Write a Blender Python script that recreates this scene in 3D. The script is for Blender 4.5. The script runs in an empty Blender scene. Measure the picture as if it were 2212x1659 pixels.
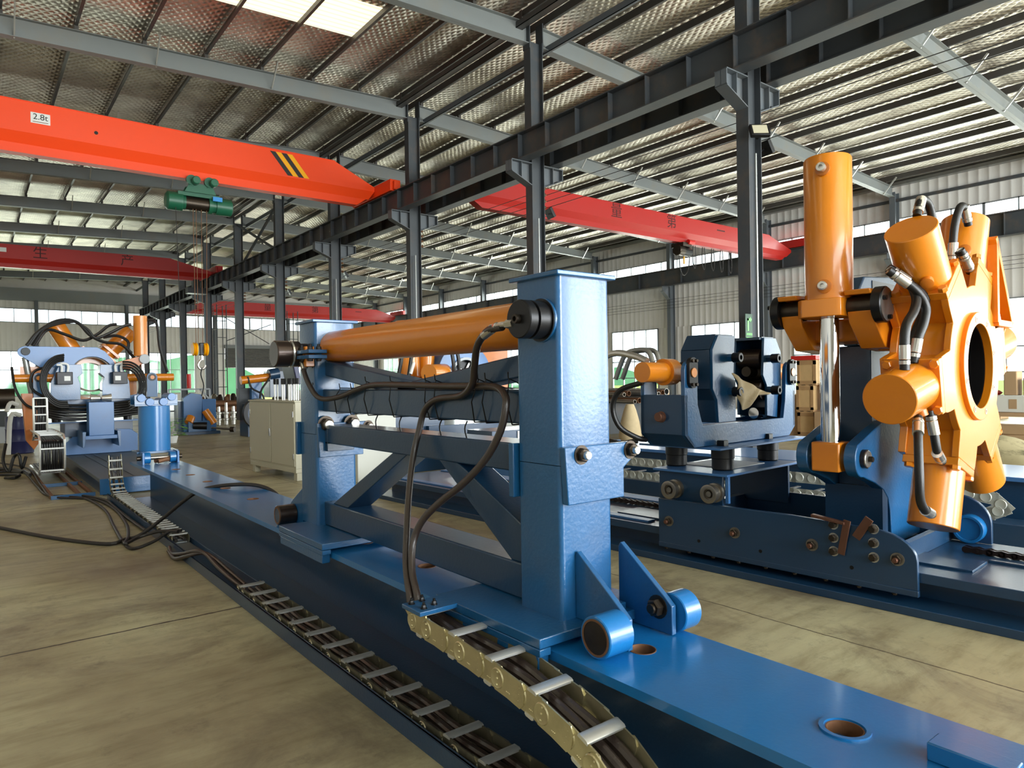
import bpy, math, random
from mathutils import Vector, Matrix
random.seed(7)
SC = bpy.context.scene
COL = SC.collection
PI = math.pi
V = Vector
WM = {}            # world matrix of every parent we build

# ---------------------------------------------------------------- mesh builder
class MB:
    def __init__(self, F=None):
        self.v = []; self.f = []; self.F = F
    def add(self, vs, fs):
        n = len(self.v); self.v += [V(p) for p in vs]
        self.f += [[i + n for i in q] for q in fs]; return self
    def box(self, x0, y0, z0, x1, y1, z1):
        x0, x1 = min(x0, x1), max(x0, x1); y0, y1 = min(y0, y1), max(y0, y1); z0, z1 = min(z0, z1), max(z0, z1)
        return self.add([(x0,y0,z0),(x1,y0,z0),(x1,y1,z0),(x0,y1,z0),(x0,y0,z1),(x1,y0,z1),(x1,y1,z1),(x0,y1,z1)],
                        [(3,2,1,0),(4,5,6,7),(0,1,5,4),(1,2,6,5),(2,3,7,6),(3,0,4,7)])
    def ring(self, c, u, w, r, n):
        return [c + u * (r * math.cos(2*PI*i/n)) + w * (r * math.sin(2*PI*i/n)) for i in range(n)]
    def lathe(self, p0, d, prof, n=28, caps=True):
        """prof: list of (distance along d from p0, radius)"""
        p0 = V(p0); d = V(d).normalized()
        u = d.orthogonal().normalized(); w = d.cross(u)
        rings = [self.ring(p0 + d * h, u, w, max(r, 1e-5), n) for h, r in prof]
        vs = [p for rg in rings for p in rg]; fs = []
        for k in range(len(rings) - 1):
            for i in range(n):
                j = (i + 1) % n
                fs.append((k*n+i, k*n+j, (k+1)*n+j, (k+1)*n+i))
        if caps:
            fs.append(tuple(range(n-1, -1, -1))); fs.append(tuple((len(rings)-1)*n + i for i in range(n)))
        return self.add(vs, fs)
    def cyl(self, p0, p1, r, n=28, r1=None, ch=0.0):
        p0 = V(p0); p1 = V(p1); L = (p1 - p0).length; r1 = r if r1 is None else r1
        if ch: prof = [(0, r-ch), (ch, r), (L-ch, r1), (L, r1-ch)]
        else: prof = [(0, r), (L, r1)]
        return self.lathe(p0, p1 - p0, prof, n)
    def tubering(self, p0, p1, ro, ri, n=32):
        p0 = V(p0); p1 = V(p1); L = (p1 - p0).length
        return self.lathe(p0, p1 - p0, [(0, ri), (0, ro), (L, ro), (L, ri), (0, ri)], n, caps=False)
    def prism(self, poly, ax, a0, a1):
        """extrude a 2D polygon along axis ax ('x': poly is (y,z), 'y': (x,z), 'z': (x,y))"""
        mk = {'x': lambda a, p: (a, p[0], p[1]), 'y': lambda a, p: (p[0], a, p[1]), 'z': lambda a, p: (p[0], p[1], a)}[ax]
        n = len(poly)
        vs = [mk(a0, p) for p in poly] + [mk(a1, p) for p in poly]
        fs = [tuple(range(n-1, -1, -1)), tuple(range(n, 2*n))] + [(i, (i+1) % n, n+(i+1) % n, n+i) for i in range(n)]
        return self.add(vs, fs)
    def hexa(self, c, d, r, h, n=6):
        c = V(c); d = V(d).normalized()
        return self.lathe(c, d, [(0, r), (h*.85, r), (h, r*.86)], n)
    def beam(self, p0, p1, w, h, up=(0,0,1)):
        """rectangular bar from p0 to p1, width w (sideways) height h (along up)"""
        p0 = V(p0); p1 = V(p1); d = (p1-p0).normalized(); s = d.cross(V(up)).normalized(); q = s.cross(d).normalized()
        vs = []
        for p in (p0, p1):
            for a, b in ((-1,-1),(1,-1),(1,1),(-1,1)): vs.append(p + s*(a*w/2) + q*(b*h/2))
        return self.add(vs, [(0,3,2,1),(4,5,6,7),(0,1,5,4),(1,2,6,5),(2,3,7,6),(3,0,4,7)])
    def ibeam(self, p0, p1, w, h, tf, tw, up=(0,0,1)):
        p0 = V(p0); p1 = V(p1); d = (p1-p0).normalized(); s = d.cross(V(up)).normalized(); q = s.cross(d).normalized()
        a, b, c = w/2, h/2, tw/2
        pr = [(-a,-b),(a,-b),(a,-b+tf),(c,-b+tf),(c,b-tf),(a,b-tf),(a,b),(-a,b),(-a,b-tf),(-c,b-tf),(-c,-b+tf),(-a,-b+tf)]
        n = 12; vs = [p + s*x + q*y for p in (p0, p1) for x, y in pr]
        fs = [tuple(range(n-1,-1,-1)), tuple(range(n,2*n))] + [(i,(i+1)%n,n+(i+1)%n,n+i) for i in range(n)]
        return self.add(vs, fs)
    def tube(self, pts, r, n=10, sm=5, closed=False):
        P = [V(p) for p in pts]
        if sm > 1 and len(P) > 2:
            Q = []
            for i in range(len(P)-1):
                a = P[i-1] if i else P[0]*2-P[1]; b = P[i]; c = P[i+1]; e = P[i+2] if i+2 < len(P) else P[-1]*2-P[-2]
                for k in range(sm):
                    t = k/sm
                    Q.append(.5*((2*b)+(c-a)*t+(2*a-5*b+4*c-e)*t*t+(3*b-a-3*c+e)*t**3))
            Q.append(P[-1]); P = Q
        d = (P[1]-P[0]).normalized(); u = d.orthogonal().normalized(); vs = []; m = len(P)
        for i, p in enumerate(P):
            d = ((P[i+1] if i < m-1 else P[i]) - (P[i-1] if i else P[i])).normalized()
            u = (u - d*u.dot(d)).normalized(); w = d.cross(u)
            vs += self.ring(p, u, w, r, n)
        fs = [(k*n+i, k*n+(i+1)%n, (k+1)*n+(i+1)%n, (k+1)*n+i) for k in range(m-1) for i in range(n)]
        fs += [tuple(range(n-1,-1,-1)), tuple((m-1)*n+i for i in range(n))]
        return self.add(vs, fs)
    def rplate(self, c, ax, rfun, rin, a0, a1, n=120):
        """plate with outline radius rfun(theta) and a round hole rin, thick a0..a1 along ax ('x' plane y,z; 'y' plane x,z)"""
        mk = {'x': lambda a, p: (a, c[0]+p[0], c[1]+p[1]), 'y': lambda a, p: (c[0]+p[0], a, c[1]+p[1]), 'z': lambda a, p: (c[0]+p[0], c[1]+p[1], a)}[ax]
        vs = []
        for a in (a0, a1):
            for k in (0, 1):
                for i in range(n):
                    t = 2*PI*i/n; r = rfun(t) if k == 0 else (rin(t) if callable(rin) else rin)
                    vs.append(mk(a, (r*math.cos(t), r*math.sin(t))))
        fs = []
        for i in range(n):
            j = (i+1) % n
            fs += [(i,j,n+j,n+i), (2*n+j,2*n+i,3*n+i,3*n+j), (j,i,2*n+i,2*n+j), (n+i,n+j,3*n+j,3*n+i)]
        return self.add(vs, fs)
    def obj(self, name, mat, parent=None, bev=0.0, label=None, seg=2, ang=35, fix=True):
        F = self.F or Matrix()
        vs = [F @ p for p in self.v]
        if parent is not None:
            L = WM[parent.name].inverted(); O = WM[parent.name]
        else:
            lo = [min(p[i] for p in vs) for i in range(3)]; hi = [max(p[i] for p in vs) for i in range(3)]
            O = Matrix.Translation(((lo[0]+hi[0])/2, (lo[1]+hi[1])/2, lo[2])); L = O.inverted()
        me = bpy.data.meshes.new(name)
        me.from_pydata([tuple(L @ p) for p in vs], [], self.f)
        if fix:
            import bmesh
            bm = bmesh.new(); bm.from_mesh(me); bmesh.ops.recalc_face_normals(bm, faces=bm.faces); bm.to_mesh(me); bm.free()
        me.polygons.foreach_set('use_smooth', [True]*len(me.polygons))
        me.set_sharp_from_angle(angle=math.radians(ang))
        me.materials.append(mat)
        o = bpy.data.objects.new(name, me); COL.objects.link(o)
        if parent is not None: o.parent = parent
        else: o.matrix_basis = O
        WM[o.name] = O.copy()
        if bev:
            b = o.modifiers.new('bev', 'BEVEL'); b.width = bev; b.segments = seg; b.limit_method = 'ANGLE'; b.angle_limit = math.radians(40); b.harden_normals = False
        if label: o['label'] = label
        return o

def tag(o, label, cat, group=None, kind=None):
    o['label'] = label; o['category'] = cat
    if group: o['group'] = group
    if kind: o['kind'] = kind
    return o
def thing(name, label, cat, loc=(0,0,0), group=None, M=None):
    o = bpy.data.objects.new(name, None); COL.objects.link(o); o.empty_display_size = .2
    o.matrix_basis = M if M is not None else Matrix.Translation(loc)
    WM[o.name] = o.matrix_basis.copy()
    return tag(o, label, cat, group)
def struct(o):
    o['kind'] = 'structure'; return o
def dup(root, M, label, group=None):
    """copy of a thing, its parts and their sub-parts, moved by world matrix M (applied before)"""
    def cp(o, par):
        c = o.copy(); COL.objects.link(c)
        if par is None: c.matrix_basis = M @ WM[root.name]
        else: c.parent = par
        WM[c.name] = (M @ WM[o.name]) if o.name in WM else Matrix()
        for ch in list(KIDS.get(o.name, [])): KIDS.setdefault(c.name, []).append(cp(ch, c))
        return c
    KIDS = {}
    for o in COL.objects:
        if o.parent: KIDS.setdefault(o.parent.name, []).append(o)
    r = cp(root, None); r['label'] = label
    if group: r['group'] = group
    return r
ORD = ['first','second','third','fourth','fifth','sixth','seventh','eighth','ninth','tenth','eleventh','twelfth','thirteenth','fourteenth','fifteenth','sixteenth','seventeenth','eighteenth','nineteenth','twentieth']
T = Matrix.Translation

# ---------------------------------------------------------------- materials
def lin(r, g, b):
    f = lambda c: ((c/255+.055)/1.055)**2.4 if c > 10 else c/255/12.92
    return (f(r), f(g), f(b), 1)
def mat(name, rgb, rough=.45, metal=0.0, spec=.5, coat=0.0, var=.0, vscale=3.0, bump=0.0, bscale=60, dirt=None, dscale=2.0, damt=.5, aniso=None, rv=0.0):
    m = bpy.data.materials.new(name); m.use_nodes = True
    nt = m.node_tree; N = nt.nodes; Lk = nt.links
    b = N['Principled BSDF']
    c = lin(*rgb)
    b.inputs['Base Color'].default_value = c; b.inputs['Roughness'].default_value = rough
    b.inputs['Metallic'].default_value = metal; b.inputs['Specular IOR Level'].default_value = spec
    b.inputs['Coat Weight'].default_value = coat; b.inputs['Coat Roughness'].default_value = .12
    if var or bump or dirt or rv:
        tc = N.new('ShaderNodeTexCoord')
        src = tc.outputs['Object']
        col = None
        if var or rv:
            nz = N.new('ShaderNodeTexNoise'); nz.inputs['Scale'].default_value = vscale; nz.inputs['Detail'].default_value = 5
            Lk.new(src, nz.inputs['Vector'])
            if var:
                mx = N.new('ShaderNodeMix'); mx.data_type = 'RGBA'
                mx.inputs['A'].default_value = tuple(x*(1-var) for x in c[:3]) + (1,)
                mx.inputs['B'].default_value = tuple(min(1, x*(1+var)) for x in c[:3]) + (1,)
                Lk.new(nz.outputs['Fac'], mx.inputs['Factor']); col = mx.outputs['Result']
            if rv:
                mr = N.new('ShaderNodeMapRange'); mr.inputs['From Min'].default_value = .3; mr.inputs['From Max'].default_value = .7
                mr.inputs['To Min'].default_value = max(.02, rough-rv); mr.inputs['To Max'].default_value = min(1, rough+rv)
                Lk.new(nz.outputs['Fac'], mr.inputs['Value']); Lk.new(mr.outputs['Result'], b.inputs['Roughness'])
        if dirt:
            n2 = N.new('ShaderNodeTexNoise'); n2.inputs['Scale'].default_value = dscale; n2.inputs['Detail'].default_value = 8; n2.inputs['Roughness'].default_value = .65
            Lk.new(src, n2.inputs['Vector'])
            rp = N.new('ShaderNodeValToRGB'); rp.color_ramp.elements[0].position = .5; rp.color_ramp.elements[1].position = .72
            rp.color_ramp.elements[1].color = (damt,)*3 + (1,)
            Lk.new(n2.outputs['Fac'], rp.inputs['Fac'])
            m2 = N.new('ShaderNodeMix'); m2.data_type = 'RGBA'; m2.inputs['B'].default_value = lin(*dirt)
            if col: Lk.new(col, m2.inputs['A'])
            else: m2.inputs['A'].default_value = c
            Lk.new(rp.outputs['Color'], m2.inputs['Factor']); col = m2.outputs['Result']
        if col: Lk.new(col, b.inputs['Base Color'])
        if bump:
            n3 = N.new('ShaderNodeTexNoise'); n3.inputs['Scale'].default_value = bscale; n3.inputs['Detail'].default_value = 2
            Lk.new(src, n3.inputs['Vector'])
            bp = N.new('ShaderNodeBump'); bp.inputs['Strength'].default_value = bump; bp.inputs['Distance'].default_value = .004
            Lk.new(n3.outputs['Fac'], bp.inputs['Height']); Lk.new(bp.outputs['Normal'], b.inputs['Normal'])
    return m
M = {}
M['blue']   = mat('blue_paint', (24,84,130), .30, 0, .5, .35, .12, 2.5, .35, 55, (70,62,60), 2.2, .25)
M['bluebed']= mat('blue_bed_paint', (18,104,164), .30, 0, .5, .4, .10, 1.5, .12, 70, (60,66,80), 1.4, .22)
M['bluedark']= mat('navy_paint', (24,58,88), .33, 0, .5, .3, .12, 2.0, .2, 60, (60,55,55), 2.0, .22)
M['bluepale']= mat('pale_blue_paint', (62,112,168), .4, 0, .5, .2, .10, 2.0, .2, 60, (70,70,80), 2.0, .2)
M['yellow'] = mat('orange_yellow_paint', (214,126,18), .34, 0, .5, .5, .08, 2.0, .06, 40, (150,80,15), 2.0, .12)
M['yellowdk'] = mat('orange_paint_worn', (192,106,20), .4, 0, .5, .2, .12, 2.0, .1, 50, (110,65,25), 3.0, .3)
M['orange'] = mat('crane_orange', (252,74,22), .38, 0, .4, .1, .05, .6)
M['red']    = mat('crane_red', (176,34,28), .42, 0, .4, .1, .06, .6)
M['darkred']= mat('crane_dark_red', (176,36,30), .45, 0, .4, .1, .06, .6)
M['grey']   = mat('grey_steel_paint', (92,98,103), .5, 0, .4, 0, .12, 1.2, .1, 30, (120,105,88), 1.2, .3)
M['greyd']  = mat('dark_steel_paint', (64,68,72), .5, 0, .4, 0, .15, 1.0, .1, 30, (120,95,70), 1.1, .4)
M['rafter'] = mat('rafter_paint', (124,128,128), .5, 0, .4, 0, .1, 1.0, .05, 30, (130,115,95), 1.0, .3)
M['purlin'] = mat('purlin_steel', (86,84,82), .45, .4, .5, 0, .2, .8, 0, 30, (90,70,58), 1.0, .35)
M['galv']   = mat('galvanised_steel', (150,152,150), .38, .8, .5, 0, .12, 4.0)
M['zinc']   = mat('yellow_zinc_plate', (206,196,158), .3, .85, .5, 0, .16, 9.0, .1, 80, (120,110,80), 6, .35)
M['zincd']  = mat('oiled_zinc_plate', (150,144,122), .3, .85, .5, 0, .2, 9.0, .1, 80, (70,60,45), 7, .6)
M['alu']    = mat('aluminium_bar', (222,222,218), .3, .75, .5, 0, .05, 6)
M['chrome'] = mat('chrome_rod', (215,215,215), .07, 1.0)
M['steel']  = mat('bare_steel', (150,142,130), .32, .9, .5, 0, .15, 8, .1, 60)
M['silver'] = mat('silver_fitting', (205,202,195), .25, .85)
M['black']  = mat('black_oxide', (24,24,26), .35, .4, .5, 0, .2, 20)
M['bolt']   = mat('dark_bolt_steel', (64,56,48), .36, .8, .5, 0, .3, 30)
M['rubber'] = mat('black_rubber', (14,13,13), .42, 0, .5, 0, .2, 10, .2, 120)
M['hose']   = mat('hydraulic_hose_rubber', (46,36,31), .36, 0, .6, .1, .25, 6, .25, 160)
M['cable']  = mat('black_cable', (34,30,28), .5, 0, .4, 0, .2, 8)
M['rust']   = mat('rusty_steel', (120,84,58), .6, .4, .4, 0, .3, 6, .3, 50)
M['brownhub'] = mat('browned_steel_hub', (58,46,40), .3, .7, .5, .2, .3, 6)
M['copper'] = mat('copper_bar', (118,82,66), .42, .7, .5, 0, .2, 9)
M['beige']  = mat('cabinet_beige', (190,184,160), .45, 0, .4, 0, .03, 2)
M['green']  = mat('hoist_green', (22,92,66), .4, 0, .5, .1, .1, 3)
M['wood']   = mat('plywood', (206,172,122), .6, 0, .3, 0, .15, 5, .1, 50)
M['woodd']  = mat('wood_batten', (176,140,98), .6, 0, .3, 0, .15, 5)
M['card']   = mat('cardboard', (178,148,112), .7, 0, .2, 0, .08, 4)
M['white']  = mat('white_paint', (232,232,228), .5, 0, .4)
M['offwhite'] = mat('off_white_box', (220,220,210), .5, 0, .4)
M['tan']    = mat('woven_sack', (196,176,138), .7, 0, .2, 0, .15, 8, .6, 90)
M['hazyel'] = mat('hazard_yellow', (252,178,10), .4, 0, .4)
M['hazblk'] = mat('hazard_black', (34,32,30), .45, 0, .4)
M['redplastic'] = mat('red_plastic', (205,28,22), .35, 0, .5)
M['signgreen'] = mat('exit_sign_green', (28,62,44), .4, 0, .4)
M['lime']   = mat('lime_mark', (128,214,120), .5, 0, .3)
M['leaf']   = mat('leaf_green', (138,206,84), .5, 0, .4, 0, .25, 6)
M['screen'] = mat('dark_screen', (44,46,82), .3, 0, .5)
M['navy']   = mat('navy_drum', (30,36,92), .4, 0, .5, .1, .1, 3)
M['camo']   = mat('camouflage_cloth', (172,160,122), .8, 0, .2, 0, .1, 3, .3, 40, (70,70,46), 3.5, 1.0)
M['palegrey'] = mat('pale_grey_machine', (176,180,184), .45, 0, .4, 0, .08, 2)
M['skyblue'] = mat('bright_blue_paint', (46,140,214), .35, 0, .5, .2, .06, 2)
M['glassy'] = mat('lamp_lens', (196,188,160), .3, 0, .5)
M['zincpale'] = mat('pale_zinc_plate', (196,200,190), .4, .35, .5, 0, .12, 8)
M['char']   = mat('painted_black_character', (66,24,24), .5, 0, .3)
# ================================================================ building shell
XM = 11.19                      # middle column row
YK = [7.23 + 6*k for k in range(-2, 10)]
XR, XL, YB, YF = 31.5, -9.6, 67.5, -13.0
def ztop(x): return 10.40 - .043*abs(x-XM)

# -- special materials
def concrete():
    m = bpy.data.materials.new('concrete_floor'); m.use_nodes = True; nt = m.node_tree; N = nt.nodes; L = nt.links
    b = N['Principled BSDF']; tc = N.new('ShaderNodeTexCoord'); src = tc.outputs['Object']
    def noise(s, d, r=.6, vec=None, dist=0):
        n = N.new('ShaderNodeTexNoise'); n.inputs['Scale'].default_value = s; n.inputs['Detail'].default_value = d; n.inputs['Roughness'].default_value = r; n.inputs['Distortion'].default_value = dist
        L.new(vec or src, n.inputs['Vector']); return n.outputs['Fac']
    def ramp(f, stops):
        r = N.new('ShaderNodeValToRGB'); e = r.color_ramp.elements
        e[0].position, e[0].color = stops[0]; e[1].position, e[1].color = stops[-1]
        for p, c in stops[1:-1]:
            k = e.new(p); k.color = c
        L.new(f, r.inputs['Fac']); return r.outputs['Color']
    def mix(f, a, c, mode='MIX'):
        x = N.new('ShaderNodeMix'); x.data_type = 'RGBA'; x.blend_type = mode
        if isinstance(f, float): x.inputs['Factor'].default_value = f
        else: L.new(f, x.inputs['Factor'])
        for k, q in (('A', a), ('B', c)):
            if isinstance(q, tuple): x.inputs[k].default_value = q
            else: L.new(q, x.inputs[k])
        return x.outputs['Result']
    base = ramp(noise(.55, 6, .6), [(.28, lin(132,118,92)), (.5, lin(170,160,126)), (.7, lin(194,188,150))])
    mp = N.new('ShaderNodeMapping'); mp.inputs['Rotation'].default_value = (0, 0, .5); mp.inputs['Scale'].default_value = (1, 5, 1); L.new(src, mp.inputs['Vector'])
    streak = ramp(noise(1.6, 9, .7, mp.outputs['Vector']), [(.3, (.72,.69,.64,1)), (.52, (1,1,1,1)), (.75, (1.12,1.12,1.08,1))])
    c = mix(1.0, base, streak, 'MULTIPLY')
    st = ramp(noise(.8, 10, .72, None, .6), [(.50, (0,0,0,1)), (.68, (.85,.85,.85,1))])
    c = mix(st, c, lin(104,92,74))
    sp = ramp(noise(7, 8, .75), [(.56, (0,0,0,1)), (.78, (.7,.7,.7,1))])
    c = mix(sp, c, lin(88,78,62))
    # control joints: one family every 6 m across, one every 5 m along, wandering a little
    sx = N.new('ShaderNodeSeparateXYZ'); L.new(src, sx.inputs[0])
    def line(out, off, per, w):
        wob = N.new('ShaderNodeMath'); wob.operation = 'MULTIPLY_ADD'; L.new(noise(3.5, 6, .7), wob.inputs[0]); wob.inputs[1].default_value = .05; wob.inputs[2].default_value = -off-.025
        a = N.new('ShaderNodeMath'); L.new(out, a.inputs[0]); L.new(wob.outputs[0], a.inputs[1])
        p = N.new('ShaderNodeMath'); p.operation = 'PINGPONG'; L.new(a.outputs[0], p.inputs[0]); p.inputs[1].default_value = per/2
        q = N.new('ShaderNodeMath'); q.operation = 'LESS_THAN'; L.new(p.outputs[0], q.inputs[0]); q.inputs[1].default_value = w
        return q.outputs[0]
    c = mix(line(sx.outputs['Y'], JY, 6.0, .010), c, lin(62,54,44))
    c = mix(line(sx.outputs['X'], JX, 5.0, .006), c, lin(92,82,66))
    L.new(c, b.inputs['Base Color'])
    mr = N.new('ShaderNodeMapRange'); mr.inputs['To Min'].default_value = .28; mr.inputs['To Max'].default_value = .62; L.new(noise(1.3, 6), mr.inputs['Value']); L.new(mr.outputs['Result'], b.inputs['Roughness'])
    bp = N.new('ShaderNodeBump'); bp.inputs['Strength'].default_value = .25; bp.inputs['Distance'].default_value = .006; L.new(noise(14, 8, .7), bp.inputs['Height']); L.new(bp.outputs['Normal'], b.inputs['Normal'])
    b.inputs['Specular IOR Level'].default_value = .4
    return m
def foil():
    m = bpy.data.materials.new('quilted_foil'); m.use_nodes = True; nt = m.node_tree; N = nt.nodes; L = nt.links
    b = N['Principled BSDF']; tc = N.new('ShaderNodeTexCoord'); src = tc.outputs['Object']
    b.inputs['Metallic'].default_value = .75; b.inputs['Roughness'].default_value = .36
    hs = []
    for rot in (.62, -.62):
        mp = N.new('ShaderNodeMapping'); mp.inputs['Rotation'].default_value = (0, 0, rot); L.new(src, mp.inputs['Vector'])
        w = N.new('ShaderNodeTexWave'); w.inputs['Scale'].default_value = 2.1; w.inputs['Distortion'].default_value = 1.2; w.inputs['Detail Scale'].default_value = .8; w.inputs['Detail'].default_value = 2
        L.new(mp.outputs['Vector'], w.inputs['Vector']); hs.append(w.outputs['Fac'])
    mn = N.new('ShaderNodeMath'); mn.operation = 'MULTIPLY'; L.new(hs[0], mn.inputs[0]); L.new(hs[1], mn.inputs[1])
    nz = N.new('ShaderNodeTexNoise'); nz.inputs['Scale'].default_value = 1.1; nz.inputs['Detail'].default_value = 6; L.new(src, nz.inputs['Vector'])
    n2 = N.new('ShaderNodeTexNoise'); n2.inputs['Scale'].default_value = 9; n2.inputs['Detail'].default_value = 4; L.new(src, n2.inputs['Vector'])
    ad = N.new('ShaderNodeMath'); ad.operation = 'MULTIPLY_ADD'; L.new(nz.outputs['Fac'], ad.inputs[0]); ad.inputs[1].default_value = 1.3; L.new(mn.outputs[0], ad.inputs[2])
    a2 = N.new('ShaderNodeMath'); a2.operation = 'MULTIPLY_ADD'; L.new(n2.outputs['Fac'], a2.inputs[0]); a2.inputs[1].default_value = .35; L.new(ad.outputs[0], a2.inputs[2])
    bp = N.new('ShaderNodeBump'); bp.inputs['Strength'].default_value = .55; bp.inputs['Distance'].default_value = .05; L.new(a2.outputs[0], bp.inputs['Height']); L.new(bp.outputs['Normal'], b.inputs['Normal'])
    rp = N.new('ShaderNodeValToRGB'); rp.color_ramp.elements[0].color = lin(188,178,166); rp.color_ramp.elements[1].color = lin(244,236,222)
    rp.color_ramp.elements[0].position = .3; rp.color_ramp.elements[1].position = .7
    L.new(nz.outputs['Fac'], rp.inputs['Fac']); L.new(rp.outputs['Color'], b.inputs['Base Color'])
    return m
def glass():
    m = bpy.data.materials.new('window_glass'); m.use_nodes = True; nt = m.node_tree; N = nt.nodes; L = nt.links
    N.remove(N['Principled BSDF']); out = N['Material Output']
    t = N.new('ShaderNodeBsdfTransparent'); t.inputs['Color'].default_value = (.93, .97, .96, 1)
    g = N.new('ShaderNodeBsdfGlossy'); g.inputs['Roughness'].default_value = .05
    x = N.new('ShaderNodeMixShader'); x.inputs['Fac'].default_value = .06
    L.new(t.outputs[0], x.inputs[1]); L.new(g.outputs[0], x.inputs[2]); L.new(x.outputs[0], out.inputs['Surface'])
    return m
def skylit():
    m = bpy.data.materials.new('translucent_roof_panel'); m.use_nodes = True; nt = m.node_tree; N = nt.nodes; L = nt.links
    b = N['Principled BSDF']; tc = N.new('ShaderNodeTexCoord')
    w = N.new('ShaderNodeTexWave'); w.bands_direction = 'Y'; w.inputs['Scale'].default_value = 1.6; w.inputs['Distortion'].default_value = .4; L.new(tc.outputs['Object'], w.inputs['Vector'])
    rp = N.new('ShaderNodeValToRGB'); rp.color_ramp.elements[0].color = (.82,.70,.40,1); rp.color_ramp.elements[1].color = (1,.93,.72,1); L.new(w.outputs['Fac'], rp.inputs['Fac'])
    L.new(rp.outputs['Color'], b.inputs['Emission Color']); b.inputs['Emission Strength'].default_value = SKYLIGHT_E
    b.inputs['Base Color'].default_value = (.6,.55,.4,1)
    return m
JY, JX = 1.91, 3.2
SKYLIGHT_E = 1.7
M['concrete'] = concrete(); M['foil'] = foil(); M['glass'] = glass(); M['skylit'] = skylit()
M['panel'] = mat('wall_sheet', (218,215,210), .5, 0, .4, 0, .05, .35, 0, 30, (178,170,160), .5, .3)
M['frame'] = mat('window_frame', (120,124,126), .5, 0, .4)
M['shutter'] = mat('roller_shutter', (112,112,112), .5, .2, .4)
M['grass'] = mat('field_grass', (150,158,84), .9, 0, .1, 0, .2, .2)
M['hill'] = mat('hedge_green', (96,150,112), .9, 0, .1, 0, .2, .3)

# -- floor, ground outside
struct(MB().box(XL-.4, YF-.4, -.25, XR+.4, YB+.4, 0).obj('floor', M['concrete']))
struct(MB().box(-160, -160, -.5, 220, 260, -.3).obj('ground', M['grass']))
g = MB(); pts = []
for i in range(60):
    x = -150 + i*6.2; pts.append((x, 5.5 + 2.2*math.sin(i*.7) + 1.2*math.sin(i*1.9)))
struct(MB().prism([(-150, -.4)] + pts + [(216, -.4)], 'y', 150, 154).obj('hedge_back', M['hill']))

# -- roof sheet
mb = MB()
for xa, xb in ((XL-.4, XM), (XM, XR+.4)):
    n = 40; ny = 200
    za, zb = ztop(xa)+.34, ztop(xb)+.34
    mb.prism([(xa, za), (xb, zb), (xb, zb+.08), (xa, za+.08)], 'y', YF-.4, YB+.4)
struct(mb.obj('ceiling', M['foil']))
# skylight strips: one over the first bay, then unseen ones added to give light
k = 0
for (xa, xb, ya, yb) in ((.2, 8.0, 15.0, 16.7), (-9, -1.2, 3, 5), (-9, -1.0, 9, 11), (-9, -1.5, 21, 23), (-9, -1.5, 27, 29), (-9, -1.5, 33, 35), (-9, -1.5, 41, 43), (1, 8, -9, -7), (14, 22, -9, -7), (1, 8, -3, -1.2), (14, 22, -3, -1.2)):
    mb = MB(); za, zb = ztop(xa)+.325, ztop(xb)+.325
    mb.prism([(xa, za), (xb, zb), (xb, zb+.01), (xa, za+.01)], 'y', ya, yb)
    k += 1; struct(mb.obj('trim_%d' % k, M['skylit']))['label'] = 'translucent yellow skylight panel in the foil roof, all after the first added unseen for light'

# -- corrugated walls
def sheet(mb, ax, pos, sgn, a0, a1, z0, z1, per=.36):
    """wall sheet in the plane ax=pos, from a0 to a1, ribs towards sgn"""
    n = max(1, round((a1-a0)/per)); p = (a1-a0)/n; q = [(0, a0)]
    for i in range(n):
        c = a0 + p*(i+.5); q += [(0, c-.045), (.010, c-.025), (.010, c+.025), (0, c+.045)]
    q += [(0, a1), (-.07, a1), (-.07, a0)]
    poly = [(pos + sgn*d, a) if ax == 'x' else (a, pos + sgn*d) for d, a in q]
    mb.prism(poly, 'z', z0, z1)
def bands(mb, ax, pos, sgn, a0, a1, wins, zl, zh, clere, top, per=.36):
    """full-length wall with low windows (list of (a,b)) between zl,zh and a clerestory strip"""
    sheet(mb, ax, pos, sgn, a0, a1, -.2, zl, per)
    e = [a0] + [c for w in wins for c in w] + [a1]
    for i in range(0, len(e), 2): sheet(mb, ax, pos, sgn, e[i], e[i+1], zl, zh, per)
    sheet(mb, ax, pos, sgn, a0, a1, zh, clere[0], per)
    sheet(mb, ax, pos, sgn, a0, a1, clere[1], top, per)
WN = [0]
def window(ax, pos, sgn, a0, a1, z0, z1, na, zs, t=.05):
    WN[0] += 1; mb = MB()
    def bx(p, q, za, zb, d=.06):
        if ax == 'x': mb.box(pos-d, p, za, pos+d, q, zb)
        else: mb.box(p, pos-d, za, q, pos+d, zb)
    bx(a0, a1, z0, z0+t); bx(a0, a1, z1-t, z1)
    for i in range(na+1):
        c = a0 + (a1-a0)*i/na; w = t if i in (0, na) else t*.45
        bx(max(a0, c-w), min(a1, c+w), z0, z1)
    for z in zs: bx(a0, a1, z-.025, z+.025, .05)
    f = struct(mb.obj('window_%d' % WN[0], M['frame']))
    g = MB()
    if ax == 'x': g.box(pos-.006, a0+.02, z0+.02, pos+.006, a1-.02, z1-.02)
    else: g.box(a0+.02, pos-.006, z0+.02, a1-.02, pos+.006, z1-.02)
    g.obj('pane', M['glass'], f)
    return f
wr = [(c-1.83, c+1.83) for c in [10.23+6*k for k in range(-3, 9)]]
mb = MB(); bands(mb, 'x', XR, -1, YF, YB, wr, .72, 4.5, (7.2, 8.3), 9.95); struct(mb.obj('wall_right', M['panel']))
for a, b in wr: window('x', XR, -1, a, b, .72, 4.5, 4, (1.65, 2.63))
for i in range(7): window('x', XR, -1, YF+i*11.5, YF+i*11.5+11.5, 7.2, 8.3, 10, ())
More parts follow.
